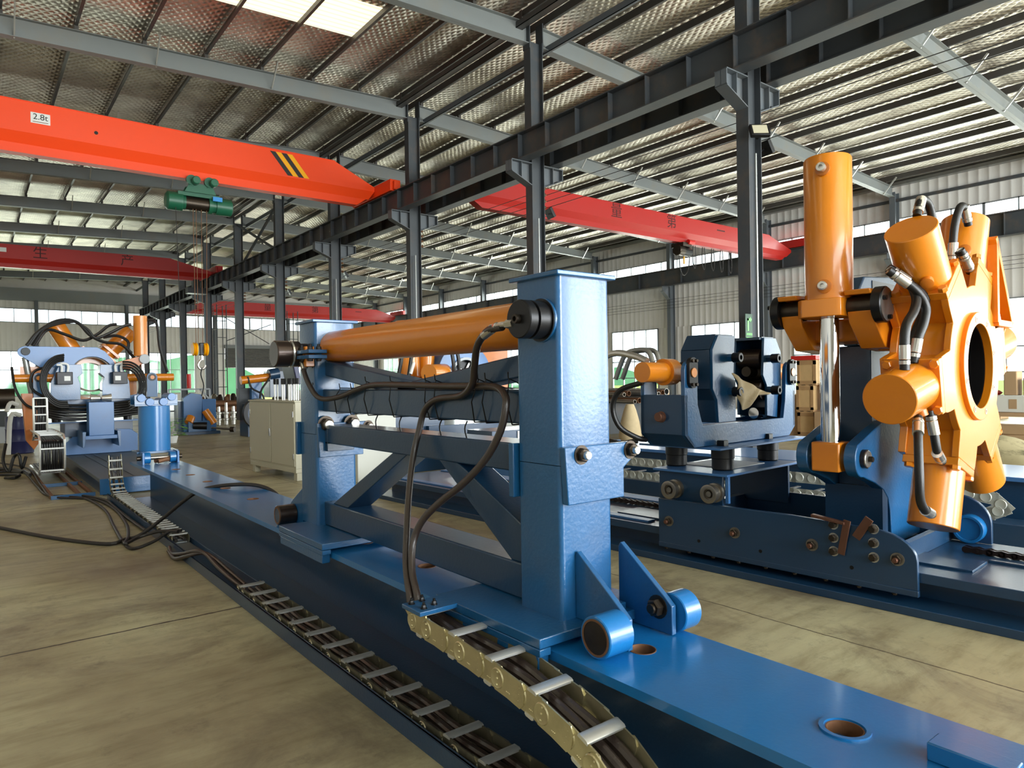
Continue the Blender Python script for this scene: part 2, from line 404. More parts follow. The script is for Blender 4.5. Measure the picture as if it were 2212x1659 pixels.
mb = MB(); sheet(mb, 'x', XL, 1, YF, YB, -.2, 9.95); struct(mb.obj('wall_left', M['panel']))
# back wall with shutter door
wb = [(-7.5, -4.2), (-2.6, .9), (1.6, 6.1), (7.0, 11.2), (12.2, 16.3), (25.6, 29.6)]
mb = MB(); 
sheet(mb, 'y', YB, -1, XL, 18.92, -.2, .95); sheet(mb, 'y', YB, -1, 23.85, XR, -.2, .95)
e = [XL] + [c for w in wb[:5] for c in w] + [18.92]
for i in range(0, len(e), 2): sheet(mb, 'y', YB, -1, e[i], e[i+1], .95, 4.55)
e = [23.85] + list(wb[5]) + [XR]
for i in range(0, len(e), 2): sheet(mb, 'y', YB, -1, e[i], e[i+1], .95, 4.55)
sheet(mb, 'y', YB, -1, XL, 18.92, 4.55, 5.1); sheet(mb, 'y', YB, -1, 23.85, XR, 4.55, 5.1)
sheet(mb, 'y', YB, -1, XL, XR, 5.1, 6.83)
n = 40
sheet(mb, 'y', YB, -1, XL, XR, 7.96, 9.6)
mb.prism([(XL, 9.6), (XR, 9.6), (XR, ztop(XR)+.34), (XM, ztop(XM)+.34), (XL, ztop(XL)+.34)], 'y', YB, YB+.07)
struct(mb.obj('wall_back', M['panel']))
for a, b in wb: window('y', YB, -1, a, b, .95, 4.55, 4, (3.05,))
for i in range(4): window('y', YB, -1, XL+i*10.275, XL+(i+1)*10.275, 6.83, 7.96, 9, ())
d = MB()
for i in range(16): d.prism([(67.42, 3.2+i*.12), (67.36, 3.26+i*.12), (67.42, 3.32+i*.12), (67.46, 3.32+i*.12), (67.46, 3.2+i*.12)], 'x', 18.92, 23.85)
o = struct(d.obj('door_1', M['shutter'])); MB().box(18.85, 67.2, 5.05, 23.95, 67.46, 5.35).obj('shutter_housing', M['frame'], o)
# front wall (behind the camera) with two open loading doors and a clerestory
mb = MB()
for a, b, z0, z1 in ((XL, 2, -.2, 6.2), (10, 13, -.2, 6.2), (29, XR, -.2, 6.2), (XL, XR, 6.2, 7.0), (XL, XR, 9.2, 9.9)): sheet(mb, 'y', YF, 1, a, b, z0, z1)
mb.prism([(XL, 9.9), (XR, 9.9), (XR, ztop(XR)+.34), (XM, ztop(XM)+.34), (XL, ztop(XL)+.34)], 'y', YF-.07, YF)
struct(mb.obj('wall_front', M['panel']))
window('y', YF, 1, XL, XR, 7.0, 9.2, 36, (8.1,))
# girts (wall rails) and gutter trims
tn = 20
for x, z in ((XR-.12, 9.05), (XR-.1, 6.95)):
    tn += 1; struct(MB().box(x-.05, YF, z-.06, x+.05, YB, z+.06).obj('trim_%d' % tn, M['greyd']))
tn += 1; struct(MB().box(XR-.3, YF, 9.66, XR-.02, YB, 9.8).obj('trim_%d' % tn, M['galv']))
tn += 1; struct(MB().box(XL, YB-.3, 8.55, XR, YB-.1, 9.55).obj('trim_%d' % tn, M['rafter']))

# ================================================================ steel frame
def column(y, h=10.0):
    o = thing('steel_column', '', 'column', (XM, y, 0))
    F = T((XM, y, 0)); m = MB(F)
    b, d, tf = .125, .20, .016
    m.box(-d, -b, 0, -d+tf, b, h); m.box(d-tf, -b, 0, d, b, h); m.box(-d+tf, -.006, 0, d-tf, .006, h)
    m.obj('shaft', M['greyd'], o)
    MB(F).box(-.3, -.22, 0, .3, .22, .03).obj('base_plate', M['greyd'], o, .004)
    for s in (-1, 1):
        m = MB(F)
        x0, x1 = s*d, s*.83
        m.box(x0, -.13, 6.93, x1, .13, 6.95)                                   # top plate
        m.prism([(x0, 6.42), (x1-s*.12, 6.66), (x1, 6.66), (x1, 6.95), (x0, 6.95)], 'y', -.008, .008)   # web
        m.prism([(x0, 6.40), (x1, 6.66), (x1, 6.68), (x0, 6.42)], 'y', -.12, .12)     # sloped flange
        m.box(x1-s*.02, -.12, 6.66, x1, .12, 6.95)
        m.box(s*.5, -.11, 6.55, s*.515, .11, 6.93)
        m.obj('corbel', M['grey'], o)
    return o
c0 = column(YK[0]); c0['group'] = 'steel columns of the middle row'
c0['label'] = 'grey steel column of the middle row standing nearest behind the camera'
prev = 0
for i, y in enumerate(YK[1:], 1):
    lab = ('grey steel column of the middle row level with the camera' if i == 1 else
           'grey steel column of the middle row, %s going from the camera into the hall' % ORD[i-2])
    dup(c0, T((0, y-YK[0], 0)), lab, 'steel columns of the middle row')
# right wall columns
def wcol(x, y, h, lab, grp, ax='x', s=1):
    o = thing('wall_column', lab, 'column', (x, y, 0), grp); F = T((x, y, 0)); m = MB(F)
    if ax == 'x':
        m.box(-.2, -.12, 0, -.185, .12, h); m.box(.185, -.12, 0, .2, .12, h); m.box(-.19, -.006, 0, .19, .006, h)
    else:
        m.box(-.12, -.2, 0, .12, -.185, h); m.box(-.12, .185, 0, .12, .2, h); m.box(-.006, -.19, 0, .006, .19, h)
    m.obj('shaft', M['grey'], o)
    if ax == 'x':
        m = MB(F); m.prism([(-.2, 6.0), (-.75, 6.45), (-.75, 6.75), (-.2, 6.75)], 'y', -.01, .01); m.box(-.75, -.12, 6.73, -.2, .12, 6.75)
        m.prism([(-.2, 6.0), (-.75, 6.45), (-.75, 6.48), (-.2, 6.03)], 'y', -.12, .12); m.obj('corbel', M['grey'], o)
    return o
w0 = wcol(XR-.3, YK[2], 9.35, 'grey steel column standing against the right wall, nearest to the camera', 'columns of the right wall')
for i, y in enumerate(YK[3:], 1): dup(w0, T((0, y-YK[2], 0)), 'grey steel column standing against the right wall, %s from the near end' % ORD[i], 'columns of the right wall')
w1 = wcol(4.4, YB-.35, 8.6, 'grey post against the back wall, leftmost of its row', 'posts of the back wall', 'y')
for i, x in enumerate((10.8, 18.0, 24.8), 1): dup(w1, T((x-4.4, 0, 0)), 'grey post against the back wall, %s from the left' % ORD[i], 'posts of the back wall')

# rafters
def rafter(y, side):
    xe = XL+.4 if side < 0 else XR-.5
    xs = XM + side*.21
    o = thing('roof_rafter', '', 'rafter', (xs, y, 9.5)); m = MB()
    h = .5
    # haunched at the column, tapering to the wall
    zs, ze = ztop(xs), ztop(xe)
    m.prism([(xs, zs-h), (xe, ze-.40), (xe, ze), (xs, zs)], 'y', y-.006, y+.006)
    for k, dz in ((0, 0), (1, 1)):
        za, zb = (zs-h, ze-.40) if k else (zs-.014, ze-.014)
        m.prism([(xs, za), (xe, zb), (xe, zb+.014), (xs, za+.014)], 'y', y-.11, y+.11)
    m.obj('web_and_flanges', M['rafter'], o)
    MB().box(xs-.012*side, y-.13, zs-.62, xs+.012*side, y+.13, zs+.1).obj('end_plate', M['greyd'], o)
    for i in range(3, 14, 2):
        x = XM + side*(i*1.45+.1)
        if (x-xe)*side > -.3: continue
        z = ztop(x)
        MB().beam((x, y-.02, z-.46), (x, y-.55, z+.14), .055, .03, (1,0,0)).obj('fly_brace', M['alu'], o)
    return o
for side, nm in ((-1, 'left'), (1, 'right')):
    r0 = rafter(YK[0], side); r0['label'] = 'grey roof rafter of the %s bay over the spot behind the camera' % nm; r0['group'] = 'roof rafters of the %s bay' % nm
    for i, y in enumerate(YK[1:], 1):
        lab = 'grey roof rafter of the %s bay level with the camera' % nm if i == 1 else 'grey sloping roof rafter of the %s bay, %s from the camera' % (nm, ORD[i-2])
        dup(r0, T((0, y-YK[0], 0)), lab, 'roof rafters of the %s bay' % nm)
# purlins
def purlin(x, side, lab, grp):
    z = ztop(x)+.12; s = side
    o = thing('roof_purlin', lab, 'purlin', (x, YF, z), grp)
    m = MB(); m.prism([(x-.035*s, z), (x+.035*s, z), (x+.035*s, z+.012), (x-.027*s, z+.012), (x-.027*s, z+.2), (x-.035*s, z+.2)], 'y', YF, YB)
    m.obj('profile', M['purlin'], o)
    m = MB(); y = YK[2]; m.box(x-.04, y-.05, z-.12, x-.028, y+.05, z+.17); m.box(x-.028, y-.05, z-.12, x+.05, y-.038, z)
    c = m.obj('cleat', M['purlin'], o)
    for y in YK[3:]:
        d = c.copy(); COL.objects.link(d); d.location.y += y-YK[2]
    return o
for side, nm in ((-1, 'left'), (1, 'right')):
    for i in range(14):
        x = XM + side*(.35 + i*1.45)
        if x < XL+.3 or x > XR-.2: continue
        purlin(x, side, 'long dark roof purlin of the %s bay, %s from the middle columns' % (nm, ORD[i]), 'roof purlins of the %s bay' % nm)
# eaves ties along the middle row
m = MB(); 
for dx, z in ((.45, 9.92),):
    m.box(XM+dx-.04, YF, z-.07, XM+dx+.04, YB, z-.055); m.box(XM+dx-.04, YF, z-.07, XM+dx-.025, YB, z+.09)
tag(m.obj('tie_beam', M['grey']), 'thin steel tie beam running beside the tops of the middle columns, right side', 'beam')
m = MB(); m.box(XM-.55, YF, 10.2, XM-.35, YB, 10.215); m.box(XM-.55, YF, 10.2, XM-.535, YB, 10.34); m.box(XM-.365, YF, 10.2, XM-.35, YB, 10.34)
tag(m.obj('valley_channel', M['purlin']), 'dark steel channel under the ridge running above the middle columns, left side', 'beam')

# runway girders
def girder(x, y0, y1, ztp, h, w, lab, step=1.0, sides=(1, -1)):
    o = thing('crane_runway_girder', lab, 'girder', (x, y0, ztp-h))
    m = MB(); m.ibeam((x, y0, ztp-h/2), (x, y1, ztp-h/2), w, h, .022, .014)
    n = int((y1-y0)/step)
    for i in range(n+1):
        y = y0 + .1 + i*step
        if y > y1: break
        m.box(x-w/2+.02, y-.006, ztp-h+.022, x-.007, y+.006, ztp-.022); m.box(x+.007, y-.006, ztp-h+.022, x+w/2-.02, y+.006, ztp-.022)
    m.obj('web_and_flanges', M['greyd'], o)
    MB().box(x-.025, y0, ztp, x+.025, y1, ztp+.05).obj('rail', M['rust'], o)
    return o
girder(XM-.50, YF+1, 60.5, 7.58, .63, .32, 'long dark steel crane girder left of the middle columns')
girder(XM+.52, YF+1, 66.5, 7.58, .63, .32, 'long dark steel crane girder right of the middle columns')
girder(XR-.72, YF+1, 66.5, 7.62, .86, .34, 'long dark steel crane girder along the right wall', 3.0)
# X braces between two far columns
for i, (za, zb) in enumerate(((7.7, 9.9), (9.9, 7.7))):
    m = MB(); m.beam((XM-.06+.12*i, YK[6]+.14, za), (XM-.06+.12*i, YK[7]-.14, zb), .09, .09)
    tag(m.obj('cross_brace', M['greyd']), ['diagonal steel brace rising away between two far middle columns', 'diagonal steel brace falling away between two far middle columns'][i], 'brace')
# conductor wires along the middle row and along the right wall
for i in range(4):
    z = 6.42 - i*.16; m = MB(); m.box(XM+.36-.006, YF+1, z-.006, XM+.36+.006, 66, z+.006)
    tag(m.obj('conductor_wire', M['cable']), 'thin crane power wire beside the middle columns, %s from the top' % ORD[i], 'wire', 'crane power wires on the middle columns')
for i in range(4):
    z = 6.0 - i*.16; m = MB(); m.box(XR-.62, YF+1, z-.007, XR-.606, 66, z+.007)
    tag(m.obj('conductor_wire', M['cable']), 'thin crane power wire along the right wall, %s from the top' % ORD[i], 'wire', 'crane power wires on the right wall')
# floodlights and brackets on the middle columns
def flood(x, y, z, face, lab):
    o = thing('floodlight', lab, 'floodlight', (x, y, z), 'floodlights on the middle columns')
    a = math.radians(face); F = T((x, y, z)) @ Matrix.Rotation(a, 4, 'Z') @ Matrix.Rotation(math.radians(-28), 4, 'X')
    MB(F).box(-.17, -.05, -.13, .17, .03, .13).obj('housing', M['black'], o, .01)
    MB(F).box(-.13, -.056, -.095, .13, -.05, .095).obj('lens', M['glassy'], o)
    m = MB(); m.box(-.02, .0, -.02, .02, .02, .02)
    MB(F).beam((0, .03, 0), (0, .16, -.02), .05, .02).obj('bracket', M['black'], o)
flood(XM-.14, YK[2]-.30, 5.93, -38, 'black floodlight with pale lens on the nearest middle column')
flood(XM+.42, YK[2]-.05, 5.80, 75, 'black floodlight turned to the right bay on the nearest middle column')
flood(XM+.42, YK[3]-.05, 5.80, 75, 'black floodlight on the right side of the second middle column')
flood(XM+.42, YK[5]-.05, 5.80, 75, 'small black floodlight on the right side of the fourth middle column')
flood(XM+.42, YK[6]-.05, 5.80, 75, 'small black floodlight on the right side of the fifth middle column')
# insulators
for j, k in enumerate((2, 3, 4, 5, 6, 7)):
    o = thing('insulator_rack', 'brown insulator rack on the right side of the %s middle column' % ORD[j], 'insulator rack', (XM+.22, YK[k], 5.9), 'insulator racks')
    MB().box(XM+.2, YK[k]-.03, 5.85, XM+.23, YK[k]+.03, 6.5).obj('strip', M['galv'], o)
    for i in range(4): MB().lathe((XM+.23, YK[k], 6.42-i*.16), (1, 0, 0), [(0,.02),(.03,.045),(.05,.025),(.08,.045),(.12,.02)], 12).obj('insulator', M['rust'], o)
# cable conduit on the near face of some columns
for j, k in enumerate((2, 3, 4, 5)):
    m = MB(); m.cyl((XM-.03, YK[k]-.15, .05), (XM-.03, YK[k]-.15, 5.6), .022, 10)
    tag(m.obj('cable_conduit', M['galv']), 'thin pale cable conduit on the near face of the %s middle column' % ORD[j], 'conduit', 'cable conduits on the middle columns')
# exit sign
o = thing('exit_sign', 'dark green exit sign with a bent arrow on the nearest middle column', 'sign', (XM-.2, YK[2]-.13, 2.2))
x0 = XM-.33; y = YK[2]-.135
MB().box(x0-.08, y-.012, 2.22, x0+.14, y, 2.72).obj('plate', M['signgreen'], o, .004)
m = MB(); m.box(x0-.02, y-.016, 2.42, x0+.02, y-.012, 2.64); m.box(x0-.02, y-.016, 2.60, x0+.07, y-.012, 2.64); m.prism([(x0+.06, 2.57), (x0+.11, 2.62), (x0+.06, 2.67)], 'y', y-.016, y-.012)
m.obj('arrow', M['lime'], o)
m = MB()
for i in range(4): m.box(x0-.05+i*.045, y-.016, 2.34, x0-.02+i*.045, y-.012, 2.38); m.box(x0-.05+i*.045, y-.016, 2.27, x0-.02+i*.045, y-.012, 2.31)
m.obj('lettering', M['lime'], o)
# ================================================================ near machine: bed, tray, portal frame, drag chains
def hexbolt(parent, p, d, r=.018, h=.016, shank=0.0, mt='bolt', F=None, name='hex_bolt', washer=True):
    m = MB(F); p = V(p); d = V(d).normalized()
    if washer: m.cyl(p, p + d*.004, r*1.35, 18)
    m.hexa(p + d*.003, d, r, h)
    if shank: m.cyl(p + d*(h), p + d*(h+shank), r*.58, 14, ch=.002)
    return m.obj(name, M[mt], parent)
def plate_holes(mb, x0, x1, y0, y1, z0, z1, holes, r, n=32):
    """flat plate in z with round holes at (cx,cy); quads bridge a square patch to each circle"""
    ys = y0
    for cx, cy in sorted(holes, key=lambda h: h[1]):
        a, b = cy - r*1.6, cy + r*1.6
        if a > ys: mb.box(x0, ys, z0, x1, a, z1)
        vs = []; per = []
        q = n//4
        cor = [(x1, a), (x1, b), (x0, b), (x0, a)]
        for k in range(4):
            p, e = cor[k], cor[(k+1) % 4]
            for i in range(q): per.append((p[0]+(e[0]-p[0])*i/q, p[1]+(e[1]-p[1])*i/q))
        for z in (z0, z1):
            vs += [(x, y, z) for x, y in per]
            vs += [(cx + r*math.cos(-PI/4+2*PI*i/n), cy + r*math.sin(-PI/4+2*PI*i/n), z) for i in range(n)]
        fs = []
        for i in range(n):
            j = (i+1) % n
            fs += [(i, n+i, n+j, j), (2*n+i, 2*n+j, 3*n+j, 3*n+i), (i, j, 2*n+j, 2*n+i), (n+j, n+i, 3*n+i, 3*n+j)]
        mb.add(vs, fs); ys = b
    if ys < y1: mb.box(x0, ys, z0, x1, y1, z1)
BX0, BX1, BZ = 1.768, 2.330, .55
BCX = (BX0+BX1)/2
bed = thing('machine_bed', 'long bright blue steel machine bed running away from the lower right corner', 'machine bed', (BCX, 5, 0))
m = MB(); m.box(BCX-.02, -1.5, .03, BCX+.02, 11.0, BZ-.036)

m.obj('web', M['bluedark'], bed)
holes = [(2.036, 1.022), (2.046, 1.817), (2.05, 2.62), (2.05, 3.431), (2.05, 4.215), (2.05, 5.0), (2.05, 5.75), (2.05, 6.508), (2.05, 7.381), (2.05, 8.043), (2.05, 8.787), (2.05, 9.502)]
m = MB(); plate_holes(m, BX0, BX1, -1.5, 10.95, BZ-.036, BZ, holes, .052)
m.obj('top_flange', M['bluebed'], bed)
MB().box(BX0, -1.5, .0, BX1, 11.0, .03).obj('base_flange', M['bluedark'], bed)
for cx, cy in holes:
    MB().tubering((cx, cy, BZ-.12), (cx, cy, BZ+.0015), .0535, .050).obj('hole_sleeve', M['rust'], bed)
for cx, cy in holes[:1]:
    MB().tubering((cx, cy, BZ), (cx, cy, BZ+.006), .072, .058).obj('weld_bead', M['bluebed'], bed)
# stop block welded on the bed at the lower right corner
o = tag(MB().box(2.04, .60, BZ, 2.12, .80, BZ+.05).obj('stop_block', M['bluebed'], None, .004), 'small blue stop block welded on the bed at the lower right corner', 'block')

# tray along the bed
tray = thing('cable_tray', 'low dark blue steel tray on the floor along the left side of the bed', 'cable tray', (1.65, 5, 0))
m = MB(); m.box(1.535, -1.5, .0, BX0+.02, 11.3, .012); m.obj('tray_floor', M['bluedark'], tray)
m = MB(); m.box(1.53, -1.5, .0, 1.542, 11.3, .088); m.box(1.53, -1.5, .082, 1.55, 11.3, .088); m.obj('outer_rim', M['bluedark'], tray, .002)
m = MB(); m.box(1.76, -1.5, .012, 1.768, 11.3, .062); m.obj('inner_rim', M['bluedark'], tray, .002)

# ---- drag chains: a path in the (y,z) plane, side links of zinc plate with bars
def arc_path(pts, step):
    P = [V((0, a, b)) for a, b in pts]; out = [P[0]]; acc = 0
    for i in range(len(P)-1):
        a, b = P[i], P[i+1]; L = (b-a).length
        if L < 1e-6: continue
        d = (b-a)/L; s = step - acc
        while s <= L: out.append(a + d*s); s += step
        acc = L - (s - step)
    return out
def chain(label, xl, xr, path, h, pitch, barevery, mz, bars='alu', ncab=3, parent_cat='drag chain', cab_r=.018, name='drag_chain', flip=1, bw=.024):
    P = arc_path(path, pitch)
    o = thing(name, label, parent_cat, (xl, P[0].y, max(0, P[0].z - h/2)))
    cnt = 0
    for i in range(len(P)-1):
        a, b = P[i], P[i+1]; d = (b-a).normalized(); up = V((0, -d.z, d.y))*flip; L = (b-a).length
        for sx, x in ((-1, xl), (1, xr)):
            ft = sx*.0025*(1 if i % 2 else -1)
            m = MB(); q = []
            e = h*.5; ov = L*.22
            for u, v in ((-ov, -.30), (-ov*.4, -.5), (L*.5, -.5), (L+ov*.4, -.5), (L+ov, -.30), (L+ov, .30), (L+ov*.4, .5), (L*.5, .47), (-ov*.4, .5), (-ov, .30)):
                p = a + d*u + up*(v*h); q.append((p.y, p.z))
            m.prism(q, 'x', x+ft-.003, x+ft+.003)
            c = a + d*(L*.0) + up*0
            X = x + ft + sx*.003
            # embossed pivot disc and rivets on the outside
            m.lathe((X, c.y, c.z), (sx, 0, 0), [(0, h*.40), (.004, h*.36), (.0015, h*.26), (.0015, h*.01)], 18)
            for k in (-.25, 0, .25):
                p = c + up*(k*h); m.lathe((X, p.y, p.z), (sx, 0, 0), [(0, .006), (.004, .005), (.006, .001)], 8)
            for k in (0, 1, 2):
                p = a + d*(L*(.46+.06*k)) + up*(.25*h); m.lathe((X, p.y, p.z), (sx, 0, 0), [(0, .004), (.002, .003)], 6)
            if cnt < 96: m.obj('side_link', M[mz], o)
            else: CH_REST.append(m)
            cnt += 1
    while CH_REST:
        q = MB(); 
        for r in CH_REST: q.add(r.v, r.f)
        CH_REST.clear()
        k = q.obj('far_side_links', M[mz], o); k['kind'] = 'stuff'
    for i in range(0, len(P)-1, barevery):
        a, b = P[i], P[i+1]; d = (b-a).normalized(); up = V((0, -d.z, d.y))*flip; L = (b-a).length
        c = a + d*(L*.5)
        m = MB()
        for k in (-.47, .47):
            q = []
            for u, v in ((-bw, -.004), (bw, -.004), (bw, .004), (bw*.67, .009), (-bw*.67, .009), (-bw, .004)):
                p = c + d*u + up*(k*h + v*(1 if k > 0 else -1)); q.append((p.y, p.z))
            m.prism(q, 'x', xl-.004, xr+.004)
        m.obj('cross_bar', M[bars], o)
    n = ncab; 
    for j in range(n):
        x = xl + (xr-xl)*(j+.6)/(n+.2)
        pts = [(x + .006*math.sin(i*1.3+j), p.y, p.z - .1*h + .004*math.sin(i*.9+2*j)) for i, p in enumerate(P)]
        MB().tube(pts, min(cab_r, (xr-xl)/(n*2.4)), 10, 3).obj('cable', M['hose'], o)
    return o
CH_REST = []
CX0, CX1 = 1.565, 1.735
# upper run from the frame bracket down in a loop towards the camera and back along the tray
def loop(yc, zc, r, n=10): return [(yc - r*math.sin(PI*i/n), zc + r*math.cos(PI*i/n)) for i in range(n+1)]
up_run = [(2.72, .540), (2.50, .528), (2.28, .512), (2.05, .488), (1.85, .456), (1.70, .418), (1.58, .372), (1.49, .318), (1.44, .25), (1.44, .19)]
low = [(1.46, .13), (1.52, .09), (1.62, .07)]
chain('bright zinc cable drag chain curving down from the bracket under the frame', CX0-.02, CX1-.02, up_run + [(1.40, .11)], .098, .128, 2, 'zinc', 'alu', 3, cab_r=.022)
chain('oily cable drag chain lying in the near half of the tray', CX0, CX1, [(5.36, .066), (.15, .066)], .088, .128, 2, 'zincd', 'alu', 3, cab_r=.020)
chain('bright ladder-like drag chain lying in the far half of the tray', CX0+.01, CX1, [(7.55, .06), (9.0, .06), (10.7, .06), (11.05, .08), (11.25, .14), (11.36, .25), (11.42, .45), (11.46, .66)], .085, .128, 1, 'zincd', 'white', 2, cab_r=.016, flip=-1, bw=.013)
# flat anchor plate of the far chain and loose hoses crossing the tray
tag(MB().box(CX0, 7.1, .012, CX1, 7.5, .03).obj('anchor_plate', M['galv'], None, .003), 'small zinc anchor plate at the end of the far tray chain', 'plate')
C1 = [(0.264, 9.815, 0.02), (0.685, 8.75, 0.02), (1.076, 8.038, 0.02), (1.251, 8.097, 0.03), (1.369, 8.04, 0.06), (1.55, 7.954, 0.201), (1.75, 7.739, 0.422), (1.9, 7.611, 0.53), (2.1, 7.343, 0.585), (2.3, 7.098, 0.58), (2.4, 6.851, 0.5), (2.47, 6.712, 0.3), (2.52, 6.5, .06), (2.6, 6.2, .02)]
C2 = [(0.484, 17.296, 0.02), (0.797, 16.0, 0.02), (0.856, 13.56, 0.02), (0.913, 12.264, 0.02), (1.275, 11.592, 0.02), (1.366, 10.342, 0.02), (1.285, 9.057, 0.02), (1.229, 8.176, 0.02), (1.238, 7.636, 0.02), (1.419, 7.618, 0.06), (1.577, 7.668, 0.13), (1.678, 7.598, 0.14)]
C3 = [(0.506, 18.025, 0.05), (0.889, 16.351, 0.05), (0.896, 13.248, 0.05), (0.947, 11.982, 0.03), (1.365, 11.401, 0.02), (1.469, 10.334, 0.02), (1.419, 9.109, 0.02), (1.285, 8.126, 0.055), (1.195, 7.741, 0.055), (1.344, 7.896, 0.07), (1.519, 7.806, 0.12), (1.631, 7.517, 0.15)]
C4 = [(0.925, 12.058, 0.03), (1.256, 11.94, 0.02), (1.48, 11.258, 0.02), (1.5, 10.532, 0.02), (1.49, 9.607, 0.02), (1.50, 8.436, 0.03)]
C5 = [(1.505, 7.307, 0.05), (1.484, 7.097, 0.03), (1.512, 6.808, 0.08), (1.571, 6.56, 0.14), (1.611, 6.416, 0.13), (1.596, 6.033, 0.11), (1.60, 5.6, 0.08), (1.61, 5.3, .07)]
C6 = [(1.48, 7.232, 0.03), (1.47, 6.921, 0.02), (1.515, 6.681, 0.08), (1.60, 6.491, 0.13), (1.64, 6.283, 0.12), (1.64, 5.867, 0.10), (1.65, 5.45, .07)]
for pts, r, lab in ((C1, .019, 'long black hose on the floor that arches up over the bed'), (C2, .016, 'black hose curving across the floor into the end of the far tray chain'), (C3, .016, 'black hose lying along the hose curve on the floor, ending over the tray rim'),
                    (C4, .017, 'short black hose lying close against the far outer rim of the tray'), (C5, .017, 'brown hose humped over the tray rim between the two tray chains, upper one'), (C6, .017, 'brown hose humped over the tray rim between the two tray chains, lower one')):
    tag(MB().tube(pts, r, 10, 6).obj('floor_hose', M['hose'] if 'brown' in lab else M['cable']), lab, 'hose', 'hoses on the floor by the tray')

# ---- portal frame standing on the bed
fr = thing('portal_frame', 'blue steel portal frame with two box columns joined by a long yellow cylinder', 'machine frame', (2.055, 3.5, BZ))
X0, X1 = 1.905, 2.205
def boxcol(y0, y1, z0, z1, name):
    m = MB(); r = .022; q = []
    for cx, cy, a0 in ((X0+r, y0+r, PI), (X1-r, y0+r, 1.5*PI), (X1-r, y1-r, 0), (X0+r, y1-r, .5*PI)):
        for i in range(6): q.append((cx + r*math.cos(a0 + i*PI/10), cy + r*math.sin(a0 + i*PI/10)))
    m.prism(q, 'z', z0, z1); return m.obj(name, M['blue'], fr, 0, None, 2, 25)
YA, YB_ = (2.12, 2.40), (4.655, 4.945)
ZF = .61
for (a, b) in (YA, YB_):
    boxcol(a, b, ZF, 1.245, 'lower_column'); boxcol(a, b, 1.248, 2.03, 'upper_column')
    MB().box(X0-.02, a-.022, 2.03, X1+.02, b+.022, 2.05).obj('cap_plate', M['blue'], fr, .004)
# saddle plates on the bed
for (a, b, c) in ((2.03, 2.78, 0), (4.10, 4.86, 1)):
    m = MB(); m.box(1.705, a, BZ+.02, 2.40, b, ZF); m.obj('saddle_plate', M['blue'], fr, .004)
    for x0, x1 in ((1.705, 1.762), (2.338, 2.40)):
        MB().box(x0, a, BZ-.012, x1, b, BZ+.018).obj('saddle_spacer', M['blue'], fr, .003)
        MB().box(x0+.005, a+.015, BZ-.065, x1, b-.015, BZ-.014).obj('keeper_block', M['blue'], fr, .003)
# horizontal beams, diagonals, braces
def hss(p0, p1, w, h, name='cross_beam', bev=.008): return MB().beam(p0, p1, w, h).obj(name, M['bluedark'], fr, bev)
xc = 2.055
hss((xc, 2.38, .692), (xc, 4.68, .692), .19, .162)
hss((xc, 2.44, 1.25), (xc, 4.60, 1.25), .19, .13)
hss((xc, 2.39, 1.483), (xc, 4.66, 1.483), .19, .155)
for y0, y1 in ((2.38, 2.46), (4.58, 4.67)):
    MB().box(xc-.10, y0, 1.13, xc+.10, y1, 1.20).obj('support_lug', M['rust'] if y0 < 3 else M['bluedark'], fr, .003)
    MB().box(xc-.10, y0, 1.18, xc+.10, y1, 1.312).obj('end_plate', M['bluedark'], fr, .003)
hss((xc, 4.70, 1.715), (xc, 3.40, 1.548), .15, .105, 'upper_diagonal'); hss((xc, 2.36, 1.68), (xc, 3.62, 1.535), .15, .105, 'upper_diagonal')
def brace(p, q, z0, z1, name):
    # cut level at both ends
    m = MB(); m.prism([(p, z0), (p + .24*(1 if q > p else 1), z0), (q + .17, z1), (q, z1)], 'x', xc-.085, xc+.085); return m.obj(name, M['bluedark'], fr, .006)
brace(4.30, 3.50, .772, 1.187, 'lower_brace')
m = MB(); m.prism([(2.40, .79), (2.40, .92), (2.98, 1.187), (3.16, 1.187), (2.54, .772), (2.42, .772)], 'x', xc-.085, xc+.085); m.obj('lower_brace', M['bluedark'], fr, .006)
# flange plates bolted at the column split
for (a, b) in (YA, YB_):
    for y0, y1 in ((a-.035, a-.001), (b+.001, b+.035)):
        m = MB(); m.prism([(1.915, 1.088), (2.245, 1.088), (2.245, 1.215), (2.315, 1.262), (2.315, 1.325), (1.9, 1.325)], 'y', y0, y1) if y1 < a else m.prism([(1.88, 1.088), (2.245, 1.088), (2.245, 1.325), (1.88, 1.325)], 'y', y0, y1)
        m.obj('joint_plate', M['blue'], fr, .004)
    for x in (1.99, 2.285):
        o = hexbolt(fr, (x, a-.035, 1.29), (0, -1, 0), .030, .024, .018, 'bolt'); 
        MB().cyl((x, a-.058, 1.29), (x, a-.082, 1.29), .018, 18, ch=.003).obj('bolt_end', M['silver'], fr)
for x in (1.965, 2.16):
    MB().cyl((x, 4.64, 1.315), (x, 4.56, 1.315), .032, 18, ch=.003).obj('joint_bolt', M['silver'], fr)
    hexbolt(fr, (x, 4.625, 1.315), (0, -1, 0), .045, .03)
